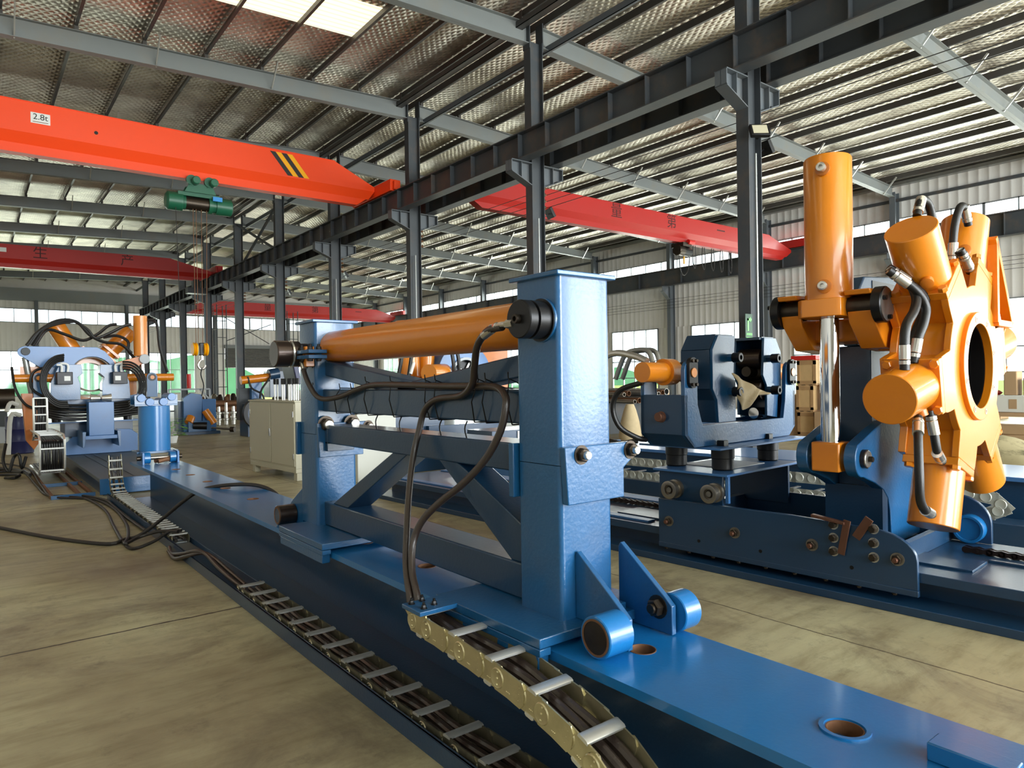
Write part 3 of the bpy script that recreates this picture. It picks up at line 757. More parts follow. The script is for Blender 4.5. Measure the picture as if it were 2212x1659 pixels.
# big yellow cylinder and its pivots
MB().lathe((xc, 4.66, 1.858), (0, -1, 0), [(0, .112), (2.262, .112)], 48).obj('cylinder', M['yellow'], fr)
hub = MB().lathe((1.905, 2.222, 1.853), (-1, 0, 0), [(0, .090), (.012, .090), (.012, .080), (.072, .080), (.074, .070), (.084, .070), (.086, .080), (.122, .080), (.127, .076)], 44).obj('pivot_hub', M['black'], fr)
MB().lathe((1.907, 2.222, 1.853), (-1, 0, 0), [(0, .094), (.009, .094), (.012, .088)], 40).obj('hub_collar', M['blue'], fr)
MB().lathe((1.778, 2.222, 1.853), (-1, 0, 0), [(0, .019), (.022, .019), (.022, .011), (.004, .011)], 20).obj('port', M['bolt'], hub)
hub2 = MB().lathe((1.90, 4.80, 1.812), (-1, 0, 0), [(0, .075), (.06, .075), (.06, .090), (.115, .090), (.12, .083), (.13, .083), (.135, .092), (.225, .092), (.232, .086)], 44).obj('pivot_hub', M['brownhub'], fr)
MB().lathe((1.79, 4.80, 1.812), (-1, 0, 0), [(0, .093), (.012, .093)], 40).obj('hub_ring', M['silver'], hub2)
MB().box(1.84, 4.655, 1.72, 1.903, 4.80, 1.86).obj('trunnion_block', M['yellow'], fr, .004)
for z0, z1 in ((1.832, 1.856), (1.868, 1.892)):
    MB().box(1.80, 4.50, z0-.06, 1.93, 4.76, z1-.06).obj('clamp_plate', M['blue'], fr, .003)
for x, y in ((1.83, 4.55), (1.89, 4.55), (1.83, 4.70)):
    hexbolt(fr, (x, y, 1.832), (0, 0, 1), .018, .02, .02, 'black')
    hexbolt(fr, (x, y, 1.772), (0, 0, -1), .018, .015, 0, 'black')
for z in (1.72, 1.60):
    for y in (4.70, 4.80): MB().cyl((1.906, y, z), (1.902, y, z), .010, 12).obj('bolt_hole', M['black'], fr)
# gussets and rollers at both feet
def gusset(x, ys, sgn):
    m = MB(); yw = ys
    q = [(yw, ZF), (yw, .868), (yw-.012*sgn, .888), (yw-.26*sgn, .70), (yw-.292*sgn, .672), (yw-.292*sgn, BZ+.004), (yw-.06*sgn, BZ+.004), (yw-.06*sgn, ZF)]
    return m.prism(q, 'x', x-.013, x+.013).obj('gusset', M['blue'], fr, .003)
for x in (1.992, 2.252): gusset(x, 2.12, 1)
for x in (1.945, 2.19):
    m = MB(); m.prism([(4.945, ZF), (4.945, .86), (5.20, .72), (5.24, .69), (5.24, BZ+.004), (4.99, BZ+.004), (4.99, ZF)], 'x', x-.013, x+.013); m.obj('gusset', M['blue'], fr, .003)
def roller(x0, x1, y, z, r, mt, cap):
    d = 1 if x1 > x0 else -1
    m = MB(); m.lathe((x0, y, z), (d, 0, 0), [(0, r-.004), (.004, r), (abs(x1-x0)-.004, r), (abs(x1-x0), r-.004), (abs(x1-x0), r-.014), (abs(x1-x0)-.006, r-.016)], 40)
    o = m.obj('roller', M[mt], fr)
    MB().tubering((x1-.004*d, y, z), (x1+.002*d, y, z), r-.010, r-.018).obj('rim_ring', M['rust'], o)
    MB().cyl((x1-.02*d, y, z), (x1-.001*d, y, z), r-.018, 36).obj('roller_cap', M['bolt'] if cap else M['bluedark'], o)
    return o
RR = .080
roller(1.965, 1.835, 1.862, BZ+RR+.002, RR, 'bluebed', True)
roller(2.275, 2.375, 1.862, BZ+RR+.002, RR, 'bluebed', False)
roller(1.93, 1.80, 5.16, BZ+.074, .072, 'brownhub', False)
hexbolt(fr, (2.238, 1.90, .655), (-1, 0, 0), .036, .034, .016, 'bolt')
MB().box(2.03, 2.06, .58, 2.22, 2.12, .64).obj('foot_bar', M['blue'], fr, .004)
# bracket for the drag chain
MB().box(1.515, 2.60, .590, 1.71, 2.76, ZF).obj('chain_bracket', M['blue'], fr, .003)
for x, y in ((1.545, 2.725), (1.555, 2.635), (1.605, 2.735), (1.62, 2.655)): hexbolt(fr, (x, y, ZF), (0, 0, 1), .011, .014, .014, 'black')
for x in (CX0-.02, CX1-.02): MB().prism([(2.60, .589), (2.80, .589), (2.66, .49), (2.60, .487)], 'x', x-.003, x+.003).obj('chain_end_plate', M['zinc'], fr)
# hoses strapped to the upper beam
HA = [(1.84, 4.74, 1.772), (1.84, 4.66, 1.648), (1.86, 4.56, 1.534), (1.88, 4.446, 1.497), (1.92, 4.265, 1.516), (1.935, 4.045, 1.562), (1.94, 3.822, 1.588), (1.94, 3.429, 1.585), (1.94, 3.044, 1.578), (1.94, 2.715, 1.577), (1.93, 2.573, 1.568), (1.90, 2.478, 1.533), (1.88, 2.449, 1.482), (1.87, 2.476, 1.378), (1.85, 2.562, 1.25), (1.81, 2.694, 1.124), (1.77, 2.835, 1.024), (1.73, 2.934, 0.926), (1.7, 2.97, 0.823), (1.66, 2.918, 0.705), (1.63, 2.826, 0.62), (1.62, 2.777, 0.56), (1.63, 2.66, .53)]
HB = [(1.79, 2.347, 1.83), (1.8, 2.461, 1.822), (1.84, 2.599, 1.767), (1.88, 2.685, 1.674), (1.91, 2.75, 1.587), (1.93, 2.881, 1.529), (1.93, 3.098, 1.511), (1.93, 3.226, 1.452), (1.91, 3.258, 1.34), (1.87, 3.253, 1.206), (1.8, 3.18, 1.037), (1.72, 3.067, 0.873), (1.66, 2.975, 0.716), (1.61, 2.856, 0.61), (1.6, 2.814, 0.555), (1.60, 2.68, .53)]
ha = MB().tube(HA, .0175, 12, 6).obj('hydraulic_hose', M['hose'], fr); hb = MB().tube(HB, .0175, 12, 6).obj('hydraulic_hose', M['hose'], fr)
MB().cyl((1.845, 4.755, 1.80), (1.84, 4.69, 1.70), .021, 14).obj('hose_ferrule', M['silver'], ha)
m = MB(); m.tube([(1.785, 2.28, 1.838), (1.785, 2.36, 1.838), (1.80, 2.44, 1.825)], .0125, 10, 4); m.cyl((1.785, 2.262, 1.838), (1.785, 2.31, 1.838), .019, 6); m.cyl((1.80, 2.43, 1.828), (1.812, 2.51, 1.805), .021, 14); m.cyl((1.792, 2.385, 1.835), (1.80, 2.43, 1.827), .019, 8); m.obj('hose_fitting', M['silver'], hb)
for y, sk in ((4.42, -.10), (4.20, -.05), (3.95, -.01), (3.62, 0), (3.22, .01), (3.13, .0), (2.80, -.06), (2.70, -.02), (2.50, 0)):
    a = .098; zt, zb = 1.61 if y < 4.0 else 1.57, 1.40
    pts = [(xc-a-.002, y, 1.40), (xc-a-.030, y+sk*.3, 1.50), (xc-a-.016, y+sk, zt), (xc, y+sk, 1.566), (xc+a+.003, y+sk, 1.562), (xc+a+.003, y, 1.40), (xc, y, 1.399), (xc-a-.002, y, 1.40)]
    m = MB(); m.tube(pts, .0035, 6, 1)
    m.tube([(xc-a-.02, y+sk, zt), (xc-a-.03, y+sk-.01, zt+.03)], .003, 5, 1)
    m.obj('cable_tie', M['black'], fr)
for y in (3.90, 3.60, 3.16, 2.92): MB().tube([(xc-.06, y, 1.40), (xc-.07, y+.01, 1.36), (xc-.075, y-.02, 1.30)], .004, 6, 3).obj('tie_tail', M['black'], fr)

# ---- drum post with V rollers at the far end of the bed
def vpost(F, label, grp, bed_wheels=True):
    o = thing('roller_post', label, 'roller stand', (F @ V((0, 0, 0)))[:], grp)
    q = MB(F).lathe((0, 0, .16), (0, 0, 1), [(0, .20), (.62, .20)], 44).obj('drum', M['bluebed'], o)
    MB(F).box(-.26, -.2, .13, .26, .2, .16).obj('foot_plate', M['blue'], o, .003)
    MB(F).box(-.27, -.16, .78, .27, .16, .80).obj('top_plate', M['blue'], o, .003)
    m = MB(F)
    for y in (-.16, .145):
        m = MB(F); m.prism([(-.27, .80), (.27, .80), (.27, .93), (.17, .95), (.10, .86), (-.10, .86), (-.17, .95), (-.27, .93)], 'y', y, y+.015); m.obj('roller_cheek', M['blue'], o, .002)
    for x, z in ((-.19, .89), (-.085, .835), (.085, .835), (.19, .90)):
        MB(F).cyl((x, -.20, z), (x, .20, z), .053, 24, ch=.004).obj('roller', M['bluepale'], o)
    if bed_wheels:
        for s in (-1, 1):
            MB(F).box(s*.215-.012, -.40, .0, s*.215+.012, .0, .16).obj('wheel_lug', M['bluepale'], o, .003)
            MB(F).cyl((s*.20, -.30, .08), (s*.12, -.30, .08), .076, 28, ch=.004).obj('wheel', M['bluebed'], o)
            MB(F).cyl((s*.23, -.30, .08), (s*.28, -.30, .08), .03, 16).obj('axle_end', M['bolt'], o)
        MB(F).cyl((-.2, -.30, .08), (.2, -.30, .08), .022, 12).obj('axle', M['steel'], o)
    return o
vpost(T((BCX, 10.75, BZ)), 'blue drum post with V rollers on top, standing on the far end of the bed', 'drum posts with rollers')
m = MB(); m.tube([(2.0, 10.5, BZ+.03), (2.12, 10.42, BZ+.05), (2.25, 10.5, BZ+.04), (2.3, 10.6, BZ+.03), (2.2, 10.45, BZ+.06), (2.02, 10.4, BZ+.03)], .03, 8, 4)
tag(m.obj('rag', M['rust']), 'crumpled dirty brown rag lying on the bed in front of the drum post', 'rag')
# ================================================================ second machine (turned a few degrees), local frame: x = across, y = along
A2 = math.atan2(4.932-4.433, 9.005-1.388)
F2 = T((4.932, 1.388, 0)) @ Matrix.Rotation(A2, 4, 'Z')
SA, ZA = .87, 1.655             # tube axis
b2 = thing('machine_bed', 'wide dark blue machine bed on the right, under the wrench with the large round hole', 'machine bed', M=F2 @ T((.75, 3, 0)))
MB(F2).box(0, -1.6, 0, 1.55, 7.6, .058).obj('base_flange', M['bluedark'], b2, .004)
m = MB(F2); m.box(.30, -1.6, .058, .33, 7.48, .235); m.box(1.2, -1.6, .058, 1.23, 7.48, .235); m.obj('web', M['bluedark'], b2)
MB(F2).box(.12, -1.6, .200, 1.41, 7.48, .268).obj('top_flange', M['bluedark'], b2, .004)
MB(F2).box(.36, .355, .268, .70, 3.4, .284).obj('guide_plate', M['bluedark'], b2, .002)
for s0, s1 in ((.20, .30), (1.1, 1.3)): MB(F2).box(s0, 2.9, .268, s1, 7.4, .285).obj('guide_rail', M['bluepale'], b2, .002)
MB(F2).box(.74, -1.6, .268, .78, .36, .285).obj('chain_guide', M['bluedark'], b2, .002)
# roller chain lying on the bed
def rollchain(s, y0, y1, z, lab):
    o = thing('roller_chain', lab, 'chain', M=F2 @ T((s, y0, z)))
    p = .076; n = int((y1-y0)/p); first = None
    for i in range(n):
        if first is None:
            m = MB(F2)
            y = y0
            for x in (-.030, -.018, .018, .030):
                q = []
                for k in range(9): a = PI*.5 + PI*k/8; q.append((y + .022*math.cos(a), z + .026 + .024*math.sin(a)))
                q += [(y+p*.5, z+.026-.016)]
                for k in range(9): a = -PI*.5 + PI*k/8; q.append((y + p + .022*math.cos(a), z + .026 + .024*math.sin(a)))
                q += [(y+p*.5, z+.026+.016)]
                m.prism(q, 'x', s+x-.003, s+x+.003)
            m.cyl((s-.036, y, z+.026), (s+.036, y, z+.026), .009, 10); m.cyl((s-.017, y, z+.026), (s+.017, y, z+.026), .017, 12)
            first = m.obj('chain_link', M['brownhub'], o); base = first.location.copy()
        else:
            c = first.copy(); COL.objects.link(c); c.location = (base.x, base.y + p*i, base.z)
    return o
rollchain(.96, -1.5, .62, .268, 'oily roller chain on the wide bed at the right edge, below the yellow ring')
rollchain(.86, 3.05, 6.6, .268, 'oily roller chain lying on the far part of the wide bed, behind the portal frame')

# ---- carriage
ca = thing('carriage', 'dark blue carriage with bolted side plates riding on the wide bed', 'carriage', M=F2 @ T((.75, 1.65, .2)))
def sideplate(s0, s1, fr_=True):
    m = MB(F2); q = [(2.70, .108), (2.70, .535), (1.5, .546), (.87, .528)]
    for k in range(8): a = PI/2 - PI/2*k/7*1.0; q.append((.87 - .27*math.cos(a)*1.0, .345 + .183*math.sin(a)))
    q += [(.597, .15)]
    return m.prism(q, 'x', s0, s1).obj('side_plate', M['bluedark'], ca, .006)
sideplate(.085, .118)
MB(F2).box(.083, .597, .108, .118, 2.70, .150).obj('keeper_strip', M['bluedark'], ca, .003)
for i in range(9): hexbolt(ca, F2 @ V((.10, .75+i*.235, .108)), (0, 0, -1), .016, .014)
D = F2.to_3x3()
for t, z, r in ((2.585, .344, .030), (1.945, .339, .031), (1.31, .346, .032), (.722, .345, .034)):
    m = MB(F2); m.cyl((.085, t, z), (.075, t, z), .045, 24); m.obj('washer', M['steel'], ca)
    m = MB(F2); m.hexa((.076, t, z), (-1, 0, 0), r, .03); m.obj('guide_roller_nut', M['bolt'], ca)
    m = MB(F2); m.cyl((.046, t, z), (.022, t, z), .018, 16, ch=.003); m.obj('stud_end', M['copper'], ca)
for t, z in ((1.152, .520), (1.152, .424), (1.152, .326), (.876, .528), (.876, .431), (.876, .330)):
    m = MB(F2); m.cyl((.085, t, z), (.080, t, z), .036, 22); m.obj('washer', M['silver'], ca)
    m = MB(F2); m.lathe((.081, t, z), (-1, 0, 0), [(0, .027), (.03, .027), (.034, .022)], 6); m.obj('hex_bolt', M['bolt'], ca)
for t, z in ((2.286, .216), (1.725, .226), (1.027, .23)):
    m = MB(F2); m.cyl((.0855, t, z), (.083, t, z), .014, 14); m.obj('grease_hole', M['black'], ca)
m = MB(F2); m.box(.13, .75, .27, 1.36, .80, .40); m.obj('cross_tie', M['bluedark'], ca)
m = MB(F2); m.box(.13, 2.55, .27, 1.36, 2.62, .44); m.obj('cross_tie', M['bluedark'], ca)
# far side plate with its wheel
m = MB(F2); q = [(2.7, .28), (2.7, .50), (.72, .50)]
for k in range(10): a = PI/2 + PI/2*k/9; q.append((.72 + .24*math.cos(a), .42 + .22*math.sin(a)))
q += [(.48, .272)]
m.prism(q, 'x', 1.33, 1.37).obj('rear_plate', M['bluedark'], ca, .006)
m = MB(F2); m.lathe((1.33, .62, .385), (-1, 0, 0), [(0, .11), (.08, .11), (.085, .104), (.085, .088), (.07, .086)], 36); m.obj('wheel', M['bluebed'], ca)
for nm, poly in (('copper_strip', [(1.30, .560), (1.30, .582), (1.06, .553), (1.06, .533)]),):
    m = MB(F2); m.prism(poly, 'x', .04, .085); m.obj(nm, M['copper'], ca, .003)
m = MB(F2); m.beam((.062, 1.045, .567), (.07, 1.095, .315), .05, .012, (1, 0, 0)); m.obj('copper_strip', M['copper'], ca, .002)
m = MB(F2); m.beam((.066, .895, .60), (.07, .99, .45), .06, .012, (1, 0, 0)); m.obj('copper_strip', M['copper'], ca, .002)

# ---- roller clamp unit on two decks
rc = thing('roller_clamp', 'blue roller clamp on black rubber mounts with two jaw housings and small yellow cylinders', 'roller clamp', M=F2 @ T((.87, 2.4, .55)))
MB(F2).box(.12, 2.03, .775, 1.40, 2.78, .795).obj('lower_deck', M['bluepale'], rc, .003)
MB(F2).box(.16, 2.10, .40, .19, 2.74, .775).obj('deck_leg_plate', M['bluedark'], rc, .003)
MB(F2).box(1.30, 2.10, .40, 1.33, 2.74, .775).obj('deck_leg_plate', M['bluedark'], rc, .003)
MB(F2).box(.16, 2.045, .55, .19, 2.075, .775).obj('edge_bar', M['bluepale'], rc, .003)
for t, z in ((2.56, .625), (2.165, .632)):
    m = MB(F2); m.lathe((.16, t, z), (-1, 0, 0), [(0, .082), (.03, .082), (.032, .066), (.075, .066), (.078, .078), (.118, .078), (.120, .072), (.118, .044), (.095, .042), (.095, .026), (.112, .024)], 36); w_ = m.obj('cam_wheel', M['steel'], rc)
    m = MB(F2); m.lathe((.065, t, z), (-1, 0, 0), [(0, .036), (.002, .036)], 20); m.obj('wheel_cap', M['bolt'], w_)
MB(F2).box(.17, 2.12, .985, 1.78, 2.97, 1.003).obj('upper_deck', M['bluepale'], rc, .003)
for s, t in ((.40, 2.24), (.40, 2.72), (1.30, 2.30), (1.30, 2.78)):
    m = MB(F2); m.lathe((s, t, .795), (0, 0, 1), [(0, .085), (.012, .094), (.10, .094), (.105, .100), (.185, .100), (.19, .094)], 28); q = m.obj('rubber_mount', M['rubber'], rc)
    m = MB(F2); m.hexa((s, t, 1.003), (0, 0, 1), .05, .05, 4); m.obj('mount_nut', M['black'], rc)
# cradle body: U-shaped front and back plates joined by end plates
def uplate(t0, t1):
    m = MB(F2); q = [(-.07+.0, 1.12), (.06, 1.008), (1.74, 1.008), (1.86, 1.10), (1.86, 1.66)]
    for k in range(8): a = PI*k/7; q.append((1.77 + .09*math.cos(a), 1.66 + .09*math.sin(a)))
    q += [(1.66, 1.36), (1.62, 1.19), (.19, 1.19), (.12, 1.37), (.11, 1.66)]
    for k in range(8): a = PI*k/7; q.append((.02 + .09*math.cos(a), 1.66 + .09*math.sin(a)))
    return m.prism(q, 'y', t0, t1).obj('cradle_plate', M['blue'], rc, .004)
uplate(2.30, 2.34); uplate(2.72, 2.76)
MB(F2).box(-.07, 2.30, 1.12, -.03, 2.76, 1.46).obj('end_plate', M['bluedark'], rc, .004)
MB(F2).box(1.82, 2.30, 1.10, 1.86, 2.76, 1.46).obj('end_plate', M['bluedark'], rc, .004)
m = MB(F2); m.prism([(-.07, 1.12), (.06, 1.008), (.09, 1.008), (-.03, 1.12)], 'y', 2.30, 2.76); m.obj('end_chamfer', M['bluedark'], rc)
MB(F2).box(.2, 2.36, 1.008, 1.6, 2.70, 1.16).obj('cradle_floor', M['bluedark'], rc, .004)
m = MB(F2); m.lathe((-.07, 2.54, 1.27), (-1, 0, 0), [(0, .048), (.006, .048), (.007, .040), (.05, .040), (.055, .034)], 24); m.obj('end_pin', M['copper'], rc)
for s in (.27, 1.5):
    m = MB(F2); m.cyl((s-.1, 2.5, 1.24), (s+.1, 2.5, 1.24), .055, 24); m.obj('slide_rod', M['chrome'], rc)
# jaw housings
def jaw(mir):
    X = (lambda s: s) if not mir else (lambda s: 2.15-s)
    q = [(.55, 1.985), (.83, 1.985), (.80, 1.62), (.83, 1.55), (.83, 1.195), (.54, 1.195), (.52, 1.40), (.45, 1.50), (.45, 1.85)] if not mir else \
        [(.55, 1.985), (.78, 1.985), (.81, 1.62), (.74, 1.52), (.74, 1.22), (.54, 1.195), (.52, 1.40), (.45, 1.50), (.45, 1.85)]
    for t0, t1 in ((2.36, 2.385), (2.66, 2.685)):
        m = MB(F2); m.prism([(X(a), z) for a, z in q], 'y', t0, t1); m.obj('jaw_plate', M['blue'], rc, .003)
    m = MB(F2); 
    for (a, z), (c, w) in zip(q[5:]+q[:1], q[6:]+q[:2]):
        d = V((c-a, 0, w-z)).normalized()
        m.beam((X(a), 2.535, z), (X(c), 2.535, w), .30, .02, (d.z, 0, -d.x) if not mir else (d.z, 0, d.x))
    m.obj('jaw_shell', M['bluedark'], rc)
    m = MB(F2); m.box(min(X(.55), X(.83)), 2.385, 1.965, max(X(.55), X(.83)), 2.66, 1.985); m.obj('jaw_top', M['bluedark'], rc)
    for z in (1.78, 1.47):
        m = MB(F2); m.lathe((X(.72), 2.40, z), (0, 1, 0), [(0, .10), (.24, .10)], 28); m.obj('jaw_roller', M['brownhub'], rc)
        m = MB(F2); m.cyl((X(.72), 2.362, z), (X(.72), 2.30, z), .036, 6); m.obj('nut', M['blue'] if not mir else M['bluedark'], rc)
        m = MB(F2); m.lathe((X(.72), 2.31, z), (0, -1, 0), [(0, .045), (.07, .045), (.075, .04), (.075, .022), (.05, .02)], 22); m.obj('axle_cap', M['black'], rc)
jaw(False); jaw(True)
# small yellow cylinders, left and right
def smallcyl(mir):
    X = (lambda s: s) if not mir else (lambda s: 2*SA+.05-s)
    d = 1 if not mir else -1
    m = MB(F2); m.lathe((X(-.33), 2.54, 1.655), (d, 0, 0), [(0, .085), (.32, .085)], 32); o = m.obj('small_cylinder', M['yellow'], rc)
    m = MB(F2); m.lathe((X(-.04), 2.54, 1.655), (d, 0, 0), [(0, .115), (.13, .115)], 32); m.obj('cylinder_collar', M['yellow'], o)
    m = MB(F2); m.lathe((X(.09), 2.54, 1.655), (d, 0, 0), [(0, .03), (.15, .03), (.16, .09), (.22, .09), (.24, .06), (.36, .05)], 24); m.obj('piston', M['bolt'], o)
    for t in (2.29,):
        m = MB(F2); q = []
        for a0, zc in ((0, 1.72), (PI, 1.57)):
            for k in range(10): a = a0 + PI*k/9; q.append((X(.02) + .062*math.cos(a), zc + .055*math.sin(a)))
        m.prism(q, 'y', t-.02, t+.012); p = m.obj('trunnion_cap', M['black'], rc)
        m = MB(F2); m.cyl((X(.02), t-.02, 1.645), (X(.02), t-.028, 1.645), .04, 20); m.obj('trunnion_pin', M['yellow'], p)
        for dx in (-.035, .035):
            for dz in (-.10, .10):
                m = MB(F2); m.cyl((X(.02)+dx*.8, t-.02, 1.645+dz), (X(.02)+dx*.8, t-.04, 1.645+dz), .014, 10); m.obj('cap_screw', M['bolt'], p)
smallcyl(False); smallcyl(True)
# hoses of the clamp
for pts in ([(-.18, 2.6, 1.75), (-.16, 2.75, 1.80), (-.16, 3.0, 1.83), (-.18, 3.25, 1.70), (-.2, 3.5, 1.4)],):
    m = MB(F2); m.tube(pts, .03, 10, 5); m.obj('hose_fitting', M['silver'], rc)
for dx in (0, .10):
    m = MB(F2); m.tube([(-.02+dx, 2.66, 1.74), (.0+dx, 2.72, 1.84), (.02+dx, 2.85, 1.86), (.02+dx, 3.0, 1.82), (0+dx, 3.1, 1.6)], .022, 10, 5); m.obj('hose_elbow', M['galv'], rc)
for pts in ([(-.22, 2.62, 1.57), (-.26, 2.84, 1.50), (-.26, 2.92, 1.35), (-.22, 2.88, 1.18), (-.1, 2.78, 1.08), (0, 2.76, 1.06)], [(-.08, 2.8, 1.05), (-.1, 3.0, 1.02), (-.12, 3.25, 1.08), (-.16, 3.5, 1.22), (-.2, 3.75, 1.45)]):
    m = MB(F2); m.tube(pts, .024, 10, 5); m.obj('hydraulic_hose', M['rubber'], rc)
# woven sack hanging over the right jaw
m = MB(F2); n1, n2 = 14, 10; vs = []
for i in range(n1):
    u = i/(n1-1)
    for j in range(n2):
        v = j/(n2-1)
        top = V((.66 + .64*u, 2.31, 1.645 - .21*u)); bot = V((.69 + .34*u + .25*max(0, u-.4), 2.27, 1.42 - .13*math.sin(PI*min(1, u*1.4)) + .02*u))
        p = top.lerp(bot, v); p.y += -.05*math.sin(v*PI)*(.4+.6*math.sin(u*9+v*4)**2) - .015*math.sin(u*14)
        vs.append(p)
fs = [(i*n2+j, (i+1)*n2+j, (i+1)*n2+j+1, i*n2+j+1) for i in range(n1-1) for j in range(n2-1)]
m.add(vs, fs); o = m.obj('woven_sack', M['tan'], None, 0, None, 2, 80, False)
sm = o.modifiers.new('solid', 'SOLIDIFY'); sm.thickness = .012; ss = o.modifiers.new('sub', 'SUBSURF'); ss.levels = 1; ss.render_levels = 2
tag(o, 'tan woven sack draped over the jaws of the blue roller clamp', 'sack')
MB(F2).box(.5, 2.2, .797, 1.05, 2.7, .801).obj('paper_sheet', M['white'], None)
o = COL.objects[-1]; tag(bpy.data.objects['paper_sheet'], 'white paper sheet lying between the rubber mounts of the roller clamp', 'paper')

# ---- wrench: tower, clevis, lift cylinder, yoke and ring head with six cylinders
wr_ = thing('hydraulic_wrench', 'yellow ring wrench with six radial cylinders, lift cylinder and blue tower, at the right', 'wrench', M=F2 @ T((SA, .9, .27)))
m = MB(F2); m.prism([(.60, .285), (1.45, .285), (1.45, 1.5), (1.25, 1.83), (.60, 1.83)], 'y', 1.075, 1.33); m.obj('tower', M['bluedark'], wr_, .006)
m = MB(F2); m.prism([(.55, 1.83), (.55, 2.2), (.72, 2.38), (1.6, 2.45), (1.7, 2.3), (1.7, 1.83)], 'y', 1.16, 1.26); m.obj('tower_top', M['bluedark'], wr_, .01)
m = MB(F2); m.box(.86, 1.155, 2.28, 1.34, 1.17, 2.36); m.obj('slot', M['black'], wr_)
def clevis(t0, t1):
    q = []
    for k in range(12): a = PI*.72 + PI*.80*k/11; q.append((.20 + .135*math.cos(a), 1.0 + .135*math.sin(a)))
    q += [(.42, .80), (.58, .73), (.66, .66), (.70, .56), (.72, .40), (.72, .285), (1.42, .285), (1.42, 1.25), (.62, 1.25), (.42, 1.20)]
    m = MB(F2); m.prism(q, 'y', t0, t1); return m.obj('clevis_plate', M['blue'], wr_, .006)
clevis(.985, 1.07); clevis(1.335, 1.42)
m = MB(F2); m.cyl((.20, .945, 1.0), (.20, 1.45, 1.0), .062, 28, ch=.004); p = m.obj('clevis_pin', M['silver'], wr_)
m = MB(F2); m.cyl((.20, .955, 1.0), (.20, .985, 1.0), .068, 28); m.obj('pin_collar', M['brownhub'], p)
m = MB(F2); m.hexa((.20, .945, 1.0), (0, -1, 0), .022, .03); m.obj('pin_bolt', M['bolt'], p)
m = MB(F2); m.box(.56, .99, .285, .66, 1.42, .75); m.obj('clevis_web', M['bluedark'], wr_)
SL, TL = .17, 1.20
m = MB(F2); m.box(SL-.10, 1.10, .90, SL+.11, 1.305, 1.115); m.obj('rod_eye', M['yellow'], wr_, .012)
m = MB(F2); m.lathe((SL, TL, 1.11), (0, 0, 1), [(0, .068), (.97, .068)], 36); m.obj('piston_rod', M['chrome'], wr_)
m = MB(F2); m.lathe((SL, TL, 2.16), (0, 0, 1), [(0, .165), (1.03, .165), (1.045, .155)], 48); br = m.obj('barrel', M['yellow'], wr_)
for z in (3.09, 2.245):
    d = V((-.97, -.22, 0)); c0_ = V((SL, TL, z))
    m = MB(F2); m.lathe(c0_ + d*.15, d, [(0, .05), (.03, .05), (.035, .034)], 20); m.obj('port_boss', M['yellowdk'], br)
    m = MB(F2); m.lathe(c0_ + d*.185, d, [(0, .024), (.012, .024), (.014, .032), (.055, .032), (.058, .024), (.058, .016), (.03, .014)], 16); m.obj('port_fitting', M['silver'], br)
m = MB(F2); m.prism([(SL-.15, 1.05), (SL+.13, 1.05), (SL+.18, 1.10), (SL+.18, 1.33), (SL+.12, 1.38), (SL-.12, 1.38), (SL-.17, 1.33), (SL-.17, 1.08)], 'z', 2.03, 2.16); m.obj('trunnion_block', M['yellow'], wr_, .006)
# trunnion bearings and the forked yoke arms
for t0, t1, dd in ((.865, 1.045, -1), (1.39, 1.54, 1)):
    tt = t0 if dd < 0 else t1
    m = MB(F2); m.cyl((SL, t0 if dd < 0 else 1.38, 2.095), (SL, 1.05 if dd < 0 else t1, 2.095), .075, 28); m.obj('trunnion_pin', M['bolt'], wr_)
    m = MB(F2); m.lathe((SL, tt, 2.095), (0, dd, 0), [(0, .128), (.06, .128), (.066, .12)], 36); c_ = m.obj('bearing_cap', M['black'], wr_)
    m = MB(F2); m.cyl((SL, tt+dd*.066, 2.095), (SL, tt+dd*.070, 2.095), .118, 36); m.obj('cap_face', M['galv'], c_)
    for k in range(3):
        a = .6 + k*2*PI/3; m = MB(F2); m.cyl((SL+.09*math.cos(a), tt+dd*.068, 2.095+.09*math.sin(a)), (SL+.09*math.cos(a), tt+dd*.095, 2.095+.09*math.sin(a)), .017, 6); m.obj('cap_bolt', M['black'], c_)
    m = MB(F2); m.prism([(.04, 2.205), (.36, 2.215), (.62, 2.18), (.72, 1.95), (.62, 1.78), (.33, 1.80), (.13, 1.98), (.10, 2.06), (.17, 2.02), (.25, 2.06), (.26, 2.14), (.17, 2.18), (.06, 2.17)], 'y', t0, t1); m.obj('yoke_arm', M['yellow'], wr_, .008)
m = MB(F2); m.prism([(.36, 1.86), (.62, 1.84), (.62, 2.04), (.36, 2.03)], 'y', .95, 1.50); m.obj('yoke_beam', M['yellow'], wr_, .02)
m = MB(F2); m.prism([(.45, 1.78), (1.15, 1.78), (1.15, 2.05), (.45, 2.05)], 'y', .80, .97); m.obj('yoke_root', M['yellow'], wr_, .01)
# ring head
LOB = math.radians(10)
def gear(rl, rv, w1=14.5, w2=20):
    def f(t):
        d = abs(math.degrees((t - LOB + PI/6) % (PI/3) - PI/6))
        if d < w1: return rl*math.cos(math.radians(w1*.92))/math.cos(math.radians(d))
        if d < w2: return rl + (rv-rl)*(d-w1)/(w2-w1)
        return rv
    return f
m = MB(F2); m.rplate((SA, ZA), 'y', gear(.755, .585), .385, .450, .495, 240); m.obj('front_plate', M['yellow'], wr_, .004)
m = MB(F2); m.rplate((SA, ZA), 'y', gear(.74, .57), .31, .79, .84, 240); m.obj('back_plate', M['yellow'], wr_, .004)
m = MB(F2); m.rplate((SA, ZA), 'y', lambda t: .565, .33, .495, .79, 96); m.obj('ring_body', M['yellow'], wr_)
m = MB(F2); m.rplate((SA, ZA), 'y', lambda t: .392, .306, .420, .475, 96); rg = m.obj('bore_flange', M['yellow'], wr_, .004)
